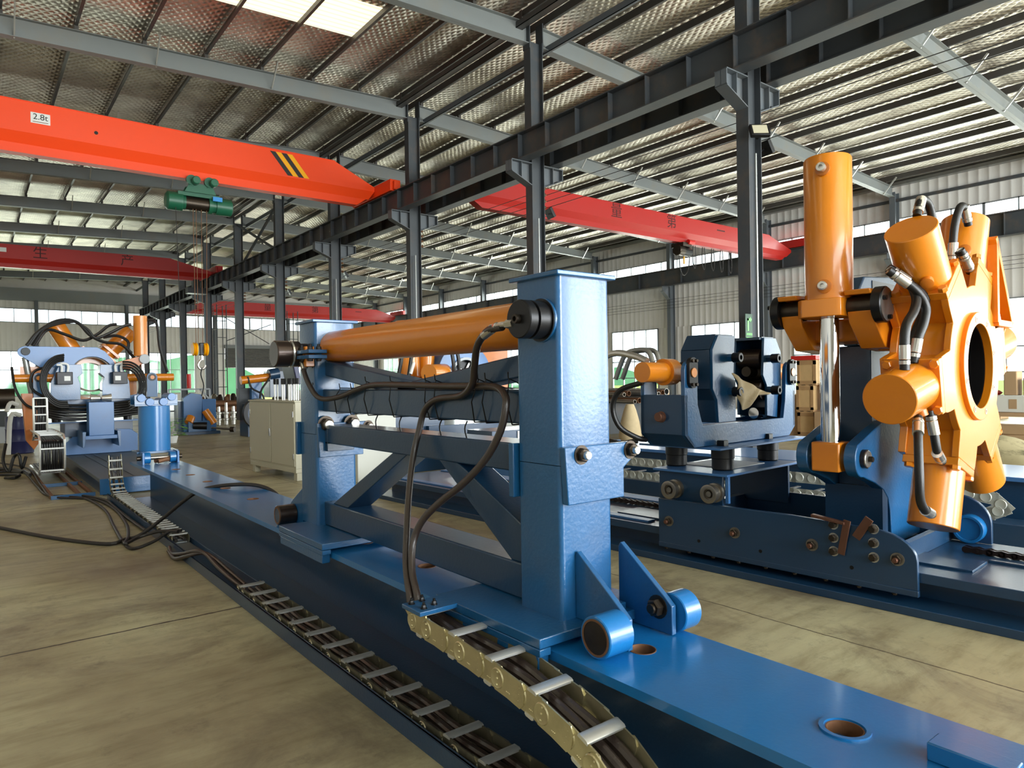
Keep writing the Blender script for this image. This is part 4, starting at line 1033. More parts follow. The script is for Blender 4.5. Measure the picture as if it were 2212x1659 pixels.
for k in range(8):
    a = k*PI/4 + .3; m = MB(F2); m.lathe((SA+.348*math.cos(a), .4205, ZA+.348*math.sin(a)), (0, -1, 0), [(0, .022), (.003, .022), (.003, .013), (.0, .012)], 16); m.obj('flange_screw', M['silver'], rg)
m = MB(F2); m.rplate((SA, ZA), 'y', lambda t: .33, .300, .475, .79, 96); m.obj('bore_shade_sleeve', M['black'], wr_)  # black lining puts the shade inside the bore into its colour
m = MB(F2); m.rplate((SA, ZA), 'y', lambda t: .32, lambda t: .10+.05*math.cos(3*t), .74, .80, 96); m.obj('jaw_plate', M['bolt'], wr_)  # dark plate added so the bore looks dark inside, stands for the jaws
for k in range(6):
    a = LOB + k*PI/3; R = F2 @ T((SA, .62, ZA)) @ Matrix.Rotation(-a, 4, 'Y')      # local x points outwards
    m = MB(R); m.box(.52, -.125, -.175, .735, .175, .175); m.obj('cylinder_block', M['yellow'], wr_, .004)
    m = MB(R); m.box(.735, -.17, -.185, .790, .185, .185); m.obj('cylinder_flange', M['yellow'], wr_, .004)
    m = MB(R); m.lathe((.79, 0, 0), (1, 0, 0), [(0, .163), (.41, .163), (.415, .158)], 44); cy = m.obj('radial_cylinder', M['yellow'], wr_)
    for i, j in ((-1, -1), (-1, 1), (1, -1), (1, 1)):
        m = MB(R); m.lathe((.79, i*.145, j*.155), (1, 0, 0), [(0, .032), (.025, .032), (.03, .027)], 6); m.obj('flange_bolt', M['yellow'], wr_)
    m = MB(R); m.lathe((.87, -.06, .14), (0, -.25, 1), [(0, .042), (.04, .042), (.045, .03)], 18); m.obj('port_boss', M['yellowdk'], cy)
# triangular guard at the right
m = MB(F2)
for p, q in (((1.33, 2.62), (1.33, 1.99)), ((1.33, 1.99), (1.74, 1.99)), ((1.74, 1.99), (1.30, 2.64))): m.beam((p[0], .45, p[1]), (q[0], .45, q[1]), .05, .07, (0, 1, 0))
m.obj('guard_frame', M['yellow'], wr_, .004)
m = MB(F2); m.prism([(1.33, 2.6), (1.33, 2.0), (1.72, 2.0)], 'y', .50, .52); m.obj('guard_sheet', M['yellowdk'], wr_)
# hoses on the head
def rad(k, r, t, off, lift=0):
    a = LOB + k*PI/3; return V((SA + r*math.cos(a) - off*math.sin(a), t, ZA + r*math.sin(a) + off*math.cos(a)))
def hose(pts, r=.026, ferr=True, mt='rubber'):
    m = MB(F2); m.tube(pts, r, 12, 6); h = m.obj('hydraulic_hose', M[mt], wr_)
    if ferr:
        for a, b in ((pts[0], pts[1]), (pts[-1], pts[-2])):
            a, b = V(a), V(b); d = (b-a).normalized()
            m = MB(F2); m.lathe(a, d, [(0, .024), (.035, .024), (.037, .034), (.06, .034), (.062, .028), (.07, .034), (.16, .034)], 14); m.obj('hose_ferrule', M['silver'], h)
hose([(-.16, .58, 1.63), (-.16, .58, 1.80), (-.12, .58, 1.92), (.02, .58, 2.02), (.12, .60, 2.12), (.14, .66, 2.24), (.06, .75, 2.33)], .030)
hose([(.06, .60, 1.68), (.08, .58, 1.83), (.14, .56, 1.95), (.17, .56, 2.06), (.10, .60, 2.17), (-.02, .72, 2.30)], .030, True, 'rubber')
hose([(.06, .62, 1.66), (.12, .62, 1.85), (.22, .60, 2.0), (.24, .58, 2.12), (.12, .62, 2.20)], .026, False)
hose([(-.02, .55, 1.32), (-.12, .52, 1.24), (-.18, .50, 1.13), (-.23, .48, .96), (-.22, .48, .82), (-.14, .48, .74), (.02, .49, .69)], .027)
hose([(.10, .52, 1.36), (.11, .50, 1.22), (.12, .49, 1.12), (.16, .49, 1.06), (.26, .50, 1.01)], .027)
hose([(.22, .62, 2.68), (.30, .62, 2.80), (.44, .62, 2.80), (.54, .62, 2.68), (.60, .62, 2.5)], .028)
hose([(1.06, .54, 2.72), (.98, .54, 2.83), (.86, .54, 2.82), (.80, .56, 2.66), (.80, .58, 2.40)], .028)
hose([(.95, .5, 2.35), (.85, .5, 2.42), (.78, .52, 2.5)], .03)
# ================================================================ far end of the near machine: track bed with a second wrench seen from its front
YH = 16.3
tb = thing('track_bed', 'grey-topped blue track bed on the floor behind the drum post', 'machine bed', (2.1, 14, 0))
m = MB(); m.box(1.50, 11.75, .2, 2.75, 19.5, .255); m.obj('track_top', M['grey'], tb, .004)
m = MB(); m.box(1.55, 11.80, 0, 1.66, 19.4, .2); m.box(2.5, 11.80, 0, 2.7, 19.4, .2); m.obj('side_beam', M['bluedark'], tb)
MB().box(1.50, 11.735, .02, 2.75, 11.75, .25).obj('end_plate', M['blue'], tb, .004)
for x in (1.80, 1.95): MB().box(x, 11.76, .255, x+.015, 19.4, .262).obj('track_groove', M['black'], tb)
fh = thing('hydraulic_wrench', 'blue and yellow wrench unit with arched front plate at the far left', 'wrench', (2.0, YH, .26))
def P(name, mt, mb, bev=.005): return mb.obj(name, M[mt], fh, bev)
# saddle and decks
P('saddle', 'bluepale', MB().prism([(1.50, .262), (2.78, .262), (2.78, .62), (2.66, .72), (2.40, .74), (2.36, .62), (1.62, .62), (1.56, .55), (1.50, .5)], 'y', YH-.05, YH+1.2))
P('lower_deck', 'bluepale', MB().box(1.22, YH-.2, .90, 2.85, YH+1.0, .925), .003)
P('upper_deck', 'bluepale', MB().box(1.22, YH-.25, 1.10, 2.85, YH+1.0, 1.135), .003)
P('deck_post', 'bluedark', MB().box(1.5, YH, .62, 2.7, YH+.9, .90), .003)
for x in (1.36, 2.6): MB().lathe((x, YH-.05, .925), (0, 0, 1), [(0, .08), (.17, .08)], 22).obj('rubber_mount', M['rubber'], fh)
P('deck_beam', 'blue', MB().box(1.25, YH-.1, 1.135, 2.85, YH+.7, 1.36))
# arched plate
q = []
for k in range(9): a = PI*1.4 - PI*.9*k/8; q.append((.885 + .13*math.cos(a), 2.30 + .11*math.sin(a)))
q += [(2.08, 2.41), (2.22, 2.33), (2.36, 2.14), (2.50, 1.82), (2.53, 1.55), (2.46, 1.36), (2.36, 1.36)]
for k in range(15): a = PI*k/14; q.append((1.99 + .37*math.cos(a), 1.87 + .35*math.sin(a)))
q += [(1.62, 1.36), (1.36, 1.36), (1.33, 1.66), (1.28, 1.85), (1.20, 1.94)]
P('arch_plate', 'bluepale', MB().prism(q, 'y', YH, YH+.06))
P('arch_ring', 'bolt', MB().rplate((1.99, 1.87), 'y', lambda t: .40 if 0 < t < PI else .36, .33, YH+.07, YH+.3, 64), 0)
P('ear_pin', 'greyd', MB().cyl((.885, YH+.06, 2.31), (.885, YH-.03, 2.31), .075, 28, ch=.006), 0)
# jaw bodies and motors
for s in (-1, 1):
    X = lambda x: x if s < 0 else 2*1.925-x
    P('jaw_body', 'blue', MB().prism([(X(1.40), 2.05), (X(1.76), 2.05), (X(1.78), 1.88), (X(1.70), 1.80), (X(1.74), 1.66), (X(1.74), 1.36), (X(1.24), 1.36), (X(1.26), 1.72)], 'y', YH-.35, YH-.02))
    P('motor', 'black', MB().box(X(1.46)-.13, YH-.62, 1.66, X(1.46)+.13, YH-.36, 1.90), .01)
    P('motor_label', 'white', MB().box(X(1.50)-.05, YH-.625, 1.73, X(1.50)+.05, YH-.62, 1.82), 0)
    m = MB(); m.tube([(X(1.42), YH-.5, 1.90), (X(1.42), YH-.5, 2.02), (X(1.34), YH-.5, 2.04)], .022, 10, 4); m.tube([(X(1.52), YH-.5, 1.90), (X(1.52), YH-.5, 2.04), (X(1.40), YH-.5, 2.07)], .022, 10, 4); P('motor_elbow', 'white', m, 0)
# horizontal cylinders with brackets
for x0, x1 in ((.655, 1.33), (2.50, 3.47)):
    P('side_cylinder', 'yellow', MB().lathe((x0, YH-.1, 1.79), (1, 0, 0), [(0, .078), (x1-x0, .078)], 28), 0)
P('side_block', 'yellow', MB().box(.80, YH+.1, 1.72, 1.30, YH+.5, 2.02))
P('side_block', 'yellow', MB().box(2.45, YH+.1, 1.42, 2.80, YH+.4, 1.75))
for xa, xb in ((.98, 1.16), (2.93, 3.13)):
    q = [(xa, 1.38), (xb, 1.38), (xb, 1.80)] + [((xa+xb)/2 + (xb-xa)/2*math.cos(PI*k/8), 1.80 + .09*math.sin(PI*k/8)) for k in range(9)]
    P('cylinder_bracket', 'blue', MB().prism(q, 'y', YH-.26, YH-.2))
    P('bracket_cap', 'black', MB().cyl(((xa+xb)/2, YH-.26, 1.79), ((xa+xb)/2, YH-.28, 1.79), .075, 20), 0)
    P('bracket_pin', 'yellow', MB().cyl(((xa+xb)/2, YH-.28, 1.79), ((xa+xb)/2, YH-.29, 1.79), .04, 16), 0)
# radial cylinders of the head behind
for x0, z0, x1, z1 in ((1.80, 2.20, 1.40, 2.92), (2.28, 2.25, 2.80, 2.80)):
    P('radial_cylinder', 'yellow', MB().cyl((x0, YH+.6, z0), (x1, YH+.6, z1), .165, 32), 0)
    d = (V((x1, 0, z1)) - V((x0, 0, z0))).normalized()
    P('cylinder_flange', 'yellow', MB().beam(V((x0, YH+.6, z0)) + d*.12, V((x0, YH+.6, z0)) + d*.18, .42, .42, (0, 1, 0)))
P('head_ring', 'yellow', MB().rplate((1.99, 1.75), 'y', lambda t: .62, .36, YH+.42, YH+.8, 64), 0)
# lift cylinder and arm
P('lift_barrel', 'yellow', MB().lathe((2.87, YH, 2.24), (0, 0, 1), [(0, .132), (.84, .132)], 30), 0)
P('lift_rod', 'chrome', MB().cyl((2.90, YH, 1.2), (2.88, YH, 2.25), .05, 20), 0)
P('lift_arm', 'yellowdk', MB().prism([(2.40, 2.10), (2.85, 2.24), (2.92, 2.10), (2.60, 1.94), (2.48, 1.98)], 'y', YH-.2, YH-.05))
P('arm_pin', 'palegrey', MB().cyl((2.90, YH+.1, 2.17), (2.90, YH-.26, 2.17), .10, 28, ch=.008), 0)
m = MB(); m.tube([(3.0, YH, 3.0), (3.14, YH, 3.0), (3.2, YH, 2.85), (3.25, YH+.05, 2.4), (3.4, YH+.1, 1.9)], .028, 8, 5); P('lift_hose', 'rubber', m, 0)
# rod on the left and orange lever column
P('left_rod', 'galv', MB().cyl((.88, YH+.1, 2.2), (1.02, YH+.1, 1.2), .055, 22), 0)
P('lever_column', 'yellowdk', MB().prism([(.80, 1.50), (1.08, 1.50), (1.06, .55), (.98, .42), (.86, .60)], 'y', YH-.2, YH+.1))
# pedestal with cone rollers
P('pedestal', 'bluepale', MB().box(1.82, 15.5, .67, 2.245, 15.85, 1.31), .006)
P('pedestal_foot', 'bluepale', MB().box(1.71, 15.45, .60, 2.33, 15.9, .67), .004)
P('pedestal_rib', 'blue', MB().prism([(1.70, .45), (1.73, .45), (1.76, .75), (1.70, .75)], 'y', 15.4, 16.2), .003)
P('pedestal_rib', 'blue', MB().prism([(2.31, .45), (2.34, .45), (2.34, .75), (2.28, .75)], 'y', 15.4, 16.2), .003)
for x0, x1 in ((1.87, 2.03), (2.22, 2.06)): P('cone_roller', 'silver', MB().cyl((x0, 15.65, 1.385), (x1, 15.65, 1.385), .085, 24, .05), 0)
# hose bundle across the front
for i in range(7):
    z = 1.30 - .045*i; m = MB()
    m.tube([(1.10, YH-.25, z+.06), (1.35, YH-.42-.02*i, z-.02), (1.75, YH-.45, z-.05-.02*(i % 3)), (2.3, YH-.44, z-.02), (2.75, YH-.3, z+.02)], .026, 8, 5); P('front_hose', 'rubber', m, 0)
for i in range(4):
    m = MB(); r = .40+.035*i; c = V((1.45, YH-.62-.02*i, 1.72)); m.tube([c + V((r*math.cos(a)*.75, 0, r*math.sin(a))) for a in [PI*.5 + PI*1.05*k/8 for k in range(9)]], .022, 8, 3); P('motor_hose', 'rubber', m, 0)
    m = MB(); c = V((2.48, YH-.62-.02*i, 1.62)); r = .28+.04*i; m.tube([c + V((r*math.cos(a)*.9, 0, r*1.2*math.sin(a))) for a in [PI*.55 - PI*1.0*k/8 for k in range(9)]], .02, 8, 3); P('motor_hose', 'rubber', m, 0)
for pts in ([(.95, YH, 2.45), (1.15, YH, 2.75), (1.5, YH, 2.93), (1.75, YH, 2.9), (1.95, YH, 2.66), (2.2, YH, 2.52), (2.5, YH, 2.48), (2.7, YH, 2.3)],
            [(1.0, YH+.05, 2.42), (1.25, YH, 2.83), (1.6, YH, 2.95), (1.9, YH, 2.78), (2.05, YH, 2.60), (2.3, YH, 2.7), (2.55, YH, 2.85), (2.7, YH, 2.9)],
            [(1.05, YH+.1, 2.45), (1.25, YH+.1, 2.74), (1.55, YH+.1, 2.66), (1.85, YH+.1, 2.55), (2.1, YH+.1, 2.68), (2.3, YH+.1, 2.86), (2.45, YH+.1, 2.9)],
            [(2.2, YH+.1, 2.62), (2.45, YH+.1, 2.66), (2.65, YH+.1, 2.55), (2.66, YH+.1, 2.35), (2.75, YH, 2.2)], [(.9, YH, 2.42), (1.1, YH, 2.70), (1.4, YH, 2.86), (1.7, YH, 2.92)]):
    m = MB(); m.tube(pts, .030, 8, 5); P('top_hose', 'rubber', m, 0)
for pts in ([(.66, YH-.1, 2.0), (.70, YH-.3, 1.6), (.85, YH-.3, 1.30), (1.05, YH-.3, 1.2)], [(1.25, YH-.3, 2.02), (.98, YH-.4, 1.9), (.95, YH-.4, 1.6), (1.2, YH-.4, 1.4), (1.5, YH-.4, 1.3)]):
    m = MB(); m.tube(pts, .024, 8, 5); P('side_hose', 'rubber', m, 0)
# drag chains beside the track
dc = thing('drag_chain', 'wide silver drag chain packed with black cables standing beside the track bed', 'drag chain', (1.05, 14.0, 0))
YC = 14.0
def cage(x0, x1, pts, n):
    for sx in (x0, x1):
        m = MB(); m.tube([(sx, a, b) for a, b in pts], .018, 6, 1); m.obj('chain_side', M['alu'], dc)
    Ls = [0]
    for i in range(1, len(pts)): Ls.append(Ls[-1] + math.hypot(pts[i][0]-pts[i-1][0], pts[i][1]-pts[i-1][1]))
    for k in range(n+1):
        s = Ls[-1]*k/n; i = max(j for j in range(len(Ls)) if Ls[j] <= s+1e-9); i = min(i, len(pts)-2)
        t = (s-Ls[i])/(Ls[i+1]-Ls[i]); a = pts[i][0]+(pts[i+1][0]-pts[i][0])*t; b = pts[i][1]+(pts[i+1][1]-pts[i][1])*t
        m = MB(); m.box(x0, a-.012, b-.012, x1, a+.012, b+.012); m.obj('cross_bar', M['white'], dc)
front = [(YC+2.2, .80), (YC+.1, .80), (YC-.02, .72), (YC-.04, .5), (YC, .24), (YC+.12, .14), (YC+2.4, .10)]
cage(.93, 1.28, front, 13)
for i in range(9):
    x = .97 + .034*i; m = MB(); m.tube([(x, YC+2.1, .72), (x+.01*math.sin(i), YC+.25, .72), (x, YC+.06, .64), (x+.012*math.sin(2*i), YC+.04, .45), (x, YC+.10, .25), (x, YC+.3, .18), (x, YC+2, .16)], .019, 8, 4); m.obj('cable', M['rubber'], dc)
dc = thing('drag_chain', 'narrow silver drag chain hanging upright in front of the orange lever column', 'drag chain', (1.05, 15.1, .7))
cage(.92, 1.12, [(15.1, 1.42), (15.07, 1.2), (15.05, .95), (15.1, .74), (15.3, .66)], 6)
for i in range(5):
    x = .95 + .035*i; m = MB(); m.tube([(x, 15.2, 1.42), (x+.01*math.sin(i*2), 15.12, 1.2), (x-.005, 15.1, .95), (x, 15.16, .74), (x, 15.35, .70)], .018, 8, 4); m.obj('cable', M['rubber'], dc)
# steel floor frame that carries the wide chain
o = thing('floor_frame', 'rusty blue steel channel frame on the floor beside the track bed', 'frame', (1.15, 13, 0))
for a, b in (((.93, 11.9), (.93, 16)), ((1.27, 12.0), (1.27, 16)), ((1.42, 12.1), (1.42, 16))):
    MB().box(a[0]-.02, a[1], 0, b[0]+.02, b[1], .05).obj('channel', M['rust'], o, .003)
for y in (11.86, 13.4): MB().box(.91, y, 0, 1.46, y+.04, .055).obj('cross_channel', M['blue'], o, .003)
# cables lying around the left edge
for i, pts in enumerate(([(-.9, 17, .02), (-.2, 16.9, .03), (.4, 17.0, .02), (.75, 16.4, .03), (.86, 15.2, .04)], [(-.9, 16.4, .02), (-.1, 16.2, .03), (.5, 16.4, .02), (.78, 15.9, .03)], [(-.9, 15.8, .02), (0, 15.7, .02), (.45, 15.8, .02), (.7, 15.3, .05), (.62, 15.0, .03), (.5, 15.2, .02)],
                         [(.55, YH, .55), (.50, YH-.2, .25), (.58, YH-.3, .05), (.66, YH-.2, .3), (.74, YH-.3, .35), (.78, YH-.3, .1), (.85, YH-.2, .3)])):
    lab = ['black cable on the floor at the left edge, farthest of three', 'black cable on the floor at the left edge, middle of three', 'black cable on the floor at the left edge, nearest of three with a small loop', 'black hose hanging in two loops at the foot of the orange lever column'][i]
    tag(MB().tube(pts, .028, 8, 5).obj('loose_cable', M['rubber'], None), lab, 'cable')
# ================================================================ overhead travelling cranes
def lettering(txt, size, Mx_, mt, parent, name='lettering'):
    c = bpy.data.curves.new('text', 'FONT'); c.body = txt; c.size = size; c.extrude = .002; c.align_x = 'CENTER'; c.align_y = 'CENTER'
    t = bpy.data.objects.new('text', c); COL.objects.link(t)
    me = bpy.data.meshes.new_from_object(t.evaluated_get(bpy.context.evaluated_depsgraph_get()))
    bpy.data.objects.remove(t); bpy.data.curves.remove(c)
    me.name = name; me.materials.clear(); me.materials.append(mt)
    o = bpy.data.objects.new(name, me); COL.objects.link(o); o.parent = parent
    o.matrix_local = WM[parent.name].inverted() @ Mx_; WM[o.name] = Mx_.copy()
    return o
FACE = Matrix.Rotation(PI/2, 4, 'X')       # text facing -y
def crane(label, mt, x0, x1, y, zb, zt, e0, e1, trx, ytr, ztr=7.63):
    """box girder along x with tapered ends (e0/e1: length of taper), end trucks at trx (x, half length)"""
    o = thing('overhead_crane', label, 'crane', ((x0+x1)/2, y, zb))
    zm = zb + (zt-zb)*.385; zk = zb + (zt-zb)*.18; za = zb + (zt-zb)*.50
    # outline of each long face, in (x,z), tapered at the ends
    w, wn = .30, .15
    def face_poly(e):  # x positions of the taper
        return
    # upper box
    up = [(x0, za), (x0+e0, zt), (x1-e1, zt), (x1, za), (x1, zm), (x0, zm)]
    MB().prism(up, 'y', y-w, y+w).obj('box_girder', mt, o)
    for s in (-1, 1): MB().prism([(x0+e0, zt), (x1-e1, zt), (x1-e1, zt+.012), (x0+e0, zt+.012)], 'y', y-w-.02, y+w+.02) if s < 0 else None
    MB().box(x0+e0, y-w-.02, zt, x1-e1, y+w+.02, zt+.014).obj('top_plate', mt, o)
    # lower part narrows to the rail beam
    m = MB(); m.add([(x0, y-w, zm), (x1, y-w, zm), (x1, y+w, zm), (x0, y+w, zm), (x0+.15, y-wn, zk), (x1-.15, y-wn, zk), (x1-.15, y+wn, zk), (x0+.15, y+wn, zk)],
                    [(0,1,5,4), (2,3,7,6), (1,2,6,5), (3,0,4,7), (0,3,2,1), (4,5,6,7)]); m.obj('sloping_web', mt, o)
    m = MB(); m.prism([(x0+.25, zk), (x1-.25, zk), (x1-.55, zb), (x0+.55, zb)], 'y', y-wn, y+wn); m.obj('rail_beam', mt, o)
    for x, h in trx:
        m = MB(); m.box(x-.18, y-h, ztr, x+.18, y+h, ztr+.36); t = m.obj('end_truck', mt, o, .01)
        for s in (-1, 1):
            MB().box(x-.10, y+s*h-.05, ztr+.02, x+.10, y+s*(h+.12), ztr+.30).obj('buffer', mt, t, .006)
            MB().cyl((x-.09, y+s*(h-.35), ztr+.07), (x+.09, y+s*(h-.35), ztr+.07), .12, 20).obj('wheel', M['greyd'], t)
    return o, zm, zt
# front orange crane in the left bay
o, zm, zt_ = crane('bright orange overhead crane with hazard stripes and a 2.8 t plate', M['orange'], XL+1.2, 10.50, 20.8, 7.34, 8.56, 1.4, 1.35, ((XM-.50, 1.35), (XL+1.0, 1.35)), 0)
y = 20.8-.302
for i, c in enumerate(('hazblk', 'hazyel', 'hazblk', 'hazyel')):
    x = 7.12 + .17*i; m = MB(); m.prism([(x, zt_-.06), (x+.16, zt_-.06), (x+.16+.52, zm+.05), (x+.52, zm+.05)], 'y', y-.003, y); m.obj('hazard_stripe', M[c], o)
pl = MB().box(1.30, y-.008, 8.07, 1.70, y, 8.33).obj('load_plate', M['white'], o)
lettering('2.8t', .20, T((1.50, y-.012, 8.225)) @ FACE, M['hazblk'], pl)
m = MB(); m.box(1.34, y-.0095, 8.10, 1.66, y-.008, 8.115); m.obj('small_print', M['rust'], pl)
MB().cyl((2.68, y-.004, 8.10), (2.68, y+.001, 8.10), .045, 20).obj('drain_hole', M['black'], o)
# green wire rope hoist under it with its hook block
h = thing('electric_hoist', 'green wire rope hoist hanging under the orange crane', 'hoist', (5.2, 20.8, 6.3))
zc = 6.70
MB().lathe((4.33, 20.8, zc), (1, 0, 0), [(0, .18), (.05, .25), (.42, .25), (.44, .20), (.50, .20)], 28).obj('motor', M['green'], h)
MB().lathe((4.83, 20.8, zc), (1, 0, 0), [(0, .19), (.60, .19)], 28).obj('rope_drum', M['bolt'], h)
MB().lathe((5.43, 20.8, zc), (1, 0, 0), [(0, .24), (.10, .24), (.10, .20), (.20, .20), (.20, .24), (.62, .24), (.65, .18)], 28).obj('gearbox', M['green'], h)
m = MB(); m.box(4.62, 20.62, zc+.16, 5.70, 20.98, zc+.26); m.obj('drum_cover', M['green'], h)
m = MB(); m.prism([(4.78, zc+.26), (5.60, zc+.26), (5.50, zc+.50), (4.90, zc+.50)], 'y', 20.56, 20.60); m.obj('trolley_plate', M['green'], h)
m = MB(); m.prism([(4.78, zc+.26), (5.60, zc+.26), (5.50, zc+.50), (4.90, zc+.50)], 'y', 21.0, 21.04); m.obj('trolley_plate', M['green'], h)
for x in (4.95, 5.42):
    MB().cyl((x, 20.60, 7.28), (x, 20.50, 7.28), .14, 24).obj('trolley_wheel', M['green'], h)
    MB().cyl((x+.08, 20.52, 7.25), (x+.08, 20.30, 7.25), .11, 20, ch=.02).obj('trolley_motor', M['green'], h)
    MB().box(x-.06, 20.54, zc+.42, x+.06, 20.62, 7.30).obj('wheel_hanger', M['green'], h)
MB().box(5.50, 20.50, zc+.08, 5.75, 20.56, zc+.20).obj('blue_label', M['skyblue'], h)
for x in (5.02, 5.10, 5.24, 5.38): MB().cyl((x, 20.72, zc-.15), (5.2 + (x-5.2)*.8, 20.8, 2.72), .008, 6).obj('wire_rope', M['rust'], h)
hb_ = MB().box(5.13, 20.72, 2.45, 5.27, 20.88, 2.80).obj('hook_block', M['black'], h, .02)
for x in (5.02, 5.30): MB().lathe((x-.06, 20.8, 2.62), (1, 0, 0), [(0, .17), (.03, .19), (.05, .15), (.08, .19), (.12, .17)], 26).obj('sheave_guard', M['hazyel'], hb_)
m = MB(); m.cyl((5.2, 20.8, 2.45), (5.2, 20.8, 2.32), .05, 12); m.tube([(5.2, 20.8, 2.34), (5.13, 20.8, 2.26), (5.10, 20.8, 2.16), (5.16, 20.8, 2.07), (5.26, 20.8, 2.09), (5.30, 20.8, 2.17)], .032, 10, 4); m.obj('hook', M['silver'], hb_)
m = MB(); m.tube([(5.2, 20.78, 2.1), (5.16, 20.75, 1.9), (5.24, 20.8, 1.6), (5.18, 20.8, 1.3)], .016, 8, 4); m.obj('sling', M['black'], hb_)
# pendant control
m = MB(); m.tube([(4.55, 20.6, zc-.2), (4.6, 20.6, 4), (4.62, 20.6, 2.0)], .008, 6, 3); p = tag(m.obj('pendant_cable', M['cable']), 'thin pendant cable hanging from the left end of the green hoist', 'cable')
# second crane of the left bay, dark red
o, zm, zt_ = crane('dark red overhead crane far behind the orange crane', M['darkred'], XL+1.2, 10.50, 40.0, 7.24, 8.28, 1.4, 2.0, ((XM-.50, 1.1), (XL+1.0, 1.1)), 0)
y = 40-.304
for x, t in ((2.80, '生'), (6.46, '产')): lettering(t, .62, T((x, y, 7.97)) @ FACE, M['char'], o, 'character')
MB().box(1.10, y-.003, 7.92, 1.50, y, 8.12).obj('load_plate', M['white'], o)
m = MB(); m.box(9.3, 39.7, 6.55, 10.3, 40.3, 6.85); m.box(9.6, 39.8, 6.85, 9.9, 40.2, 7.3); m.obj('hoist_body', M['black'], o)
# right bay cranes
o, zm, zt_ = crane('red overhead crane in the right bay, nearer one, with painted black characters', M['red'], 12.2, 30.4, 17.8, 7.03, 7.99, 1.6, 1.8, ((XM+.52, 1.1), (XR-.72, 1.1)), 0, 7.66)
y = 17.8-.304
for x, t in ((18.65, '量'), (21.75, '第'), (24.95, '一')): lettering(t, .60, T((x, y, 7.70)) @ FACE, M['char'], o, 'character')
h = thing('electric_hoist', 'small black and grey hoist hanging under the nearer red crane', 'hoist', (22.9, 17.8, 6.6))
MB().lathe((22.35, 17.75, 6.72), (1, 0, 0), [(0, .20), (.03, .22), (.35, .20), (.38, .12)], 24).obj('motor', M['bolt'], h)
MB().lathe((22.70, 17.75, 6.70), (1, 0, 0), [(0, .18), (.45, .18), (.50, .14)], 24).obj('rope_drum', M['black'], h)
MB().box(22.45, 17.5, 6.86, 23.0, 18.1, 7.02).obj('trolley', M['bolt'], h)
MB().cyl((22.75, 17.5, 7.05), (23.1, 17.5, 7.05), .10, 18).obj('trolley_motor', M['redplastic'], h)
m = MB(); m.cyl((22.8, 17.75, 6.5), (22.8, 17.75, 6.2), .03, 8); m.obj('hook', M['hazyel'], h)
for i in range(5):
    x = 23.55 + i*.62; m = MB(); m.tube([(x-.08, 17.8, 7.02), (x-.13, 17.8, 6.5), (x-.05, 17.8, 6.15), (x+.05, 17.8, 6.15), (x+.10, 17.8, 6.5), (x+.05, 17.8, 7.02)], .018, 8, 4)
    m.obj('festoon_cable', M['cable'], o)
m = MB(); m.tube([(22.5, 17.75, 6.55), (22.55, 17.75, 6.0), (22.75, 17.75, 5.75), (23.0, 17.75, 5.9), (23.2, 17.8, 6.3), (23.25, 17.8, 6.9)], .02, 8, 4); m.obj('festoon_cable', M['cable'], o)
o, zm, zt_ = crane('red overhead crane in the right bay, farther one near the back wall', M['red'], 12.2, 30.4, 56.0, 7.0, 8.05, 2.2, 1.8, ((XM+.52, 1.1), (XR-.72, 1.1)), 0, 7.66)
y = 56-.304
for x, t in ((18.95, '量'), (22.9, '第'), (26.8, '一')): lettering(t, .62, T((x, y, 7.74)) @ FACE, M['char'], o, 'character')
# ================================================================ things standing around in the hall
# control cabinet with a screen and levers
A_ = math.atan2(4.229-4.097, 13.127-11.194)
FC = T((4.229, 11.194, 0)) @ Matrix.Rotation(A_, 4, 'Z')        # local y runs along the doors (away), x to the right
cb = thing('control_cabinet', 'beige two-door control cabinet on short feet beyond the portal frame', 'cabinet', M=FC @ T((.3, .97, 0)))
def C(name, mt, mb, bev=.004): return mb.obj(name, M[mt], cb, bev)
C('body', 'beige', MB(FC).box(0, 0, .20, .60, 1.93, 1.30))
C('top', 'beige', MB(FC).box(-.02, -.02, 1.30, .62, 1.95, 1.325))
C('plinth', 'beige', MB(FC).box(.0, .0, .13, .60, 1.93, .20))
for y in (.02, .98): d = C('door', 'beige', MB(FC).box(-.014, y, .24, 0, y+.93, 1.27)); 
MB(FC).box(-.04, .955, .70, -.014, .985, .84).obj('handle', M['silver'], d, .004)
for y in (.04, 1.86):
    for z in (.35, 1.05): C('hinge', 'silver', MB(FC).box(-.025, y, z, -.012, y+.03, z+.10), .002)
for y in (.03, 1.78):
    for x in (.03, .47): C('foot', 'beige', MB(FC).box(x, y, 0, x+.10, y+.12, .13))
C('switch_plate', 'hazyel', MB(FC).box(.20, -.02, 1.06, .32, 0, 1.20)); C('switch_knob', 'redplastic', MB(FC).cyl((.22, -.02, 1.13), (.22, -.09, 1.13), .035, 16), 0)
mo = thing('operator_screen', 'dark blue-framed screen standing tilted on top of the beige cabinet', 'screen', M=FC @ T((.3, .6, 1.325)))
R = FC @ T((.30, .75, 1.62)) @ Matrix.Rotation(-.16, 4, 'Z') @ Matrix.Rotation(-.2, 4, 'Y')
MB(R).box(-.02, -.38, -.03, .06, .38, .56).obj('frame', M['screen'], mo, .01); MB(R).box(-.024, -.33, .03, -.02, .33, .50).obj('display', M['black'], mo)
MB(FC).box(.27, .70, 1.325, .33, .80, 1.60).obj('stand', M['palegrey'], mo)
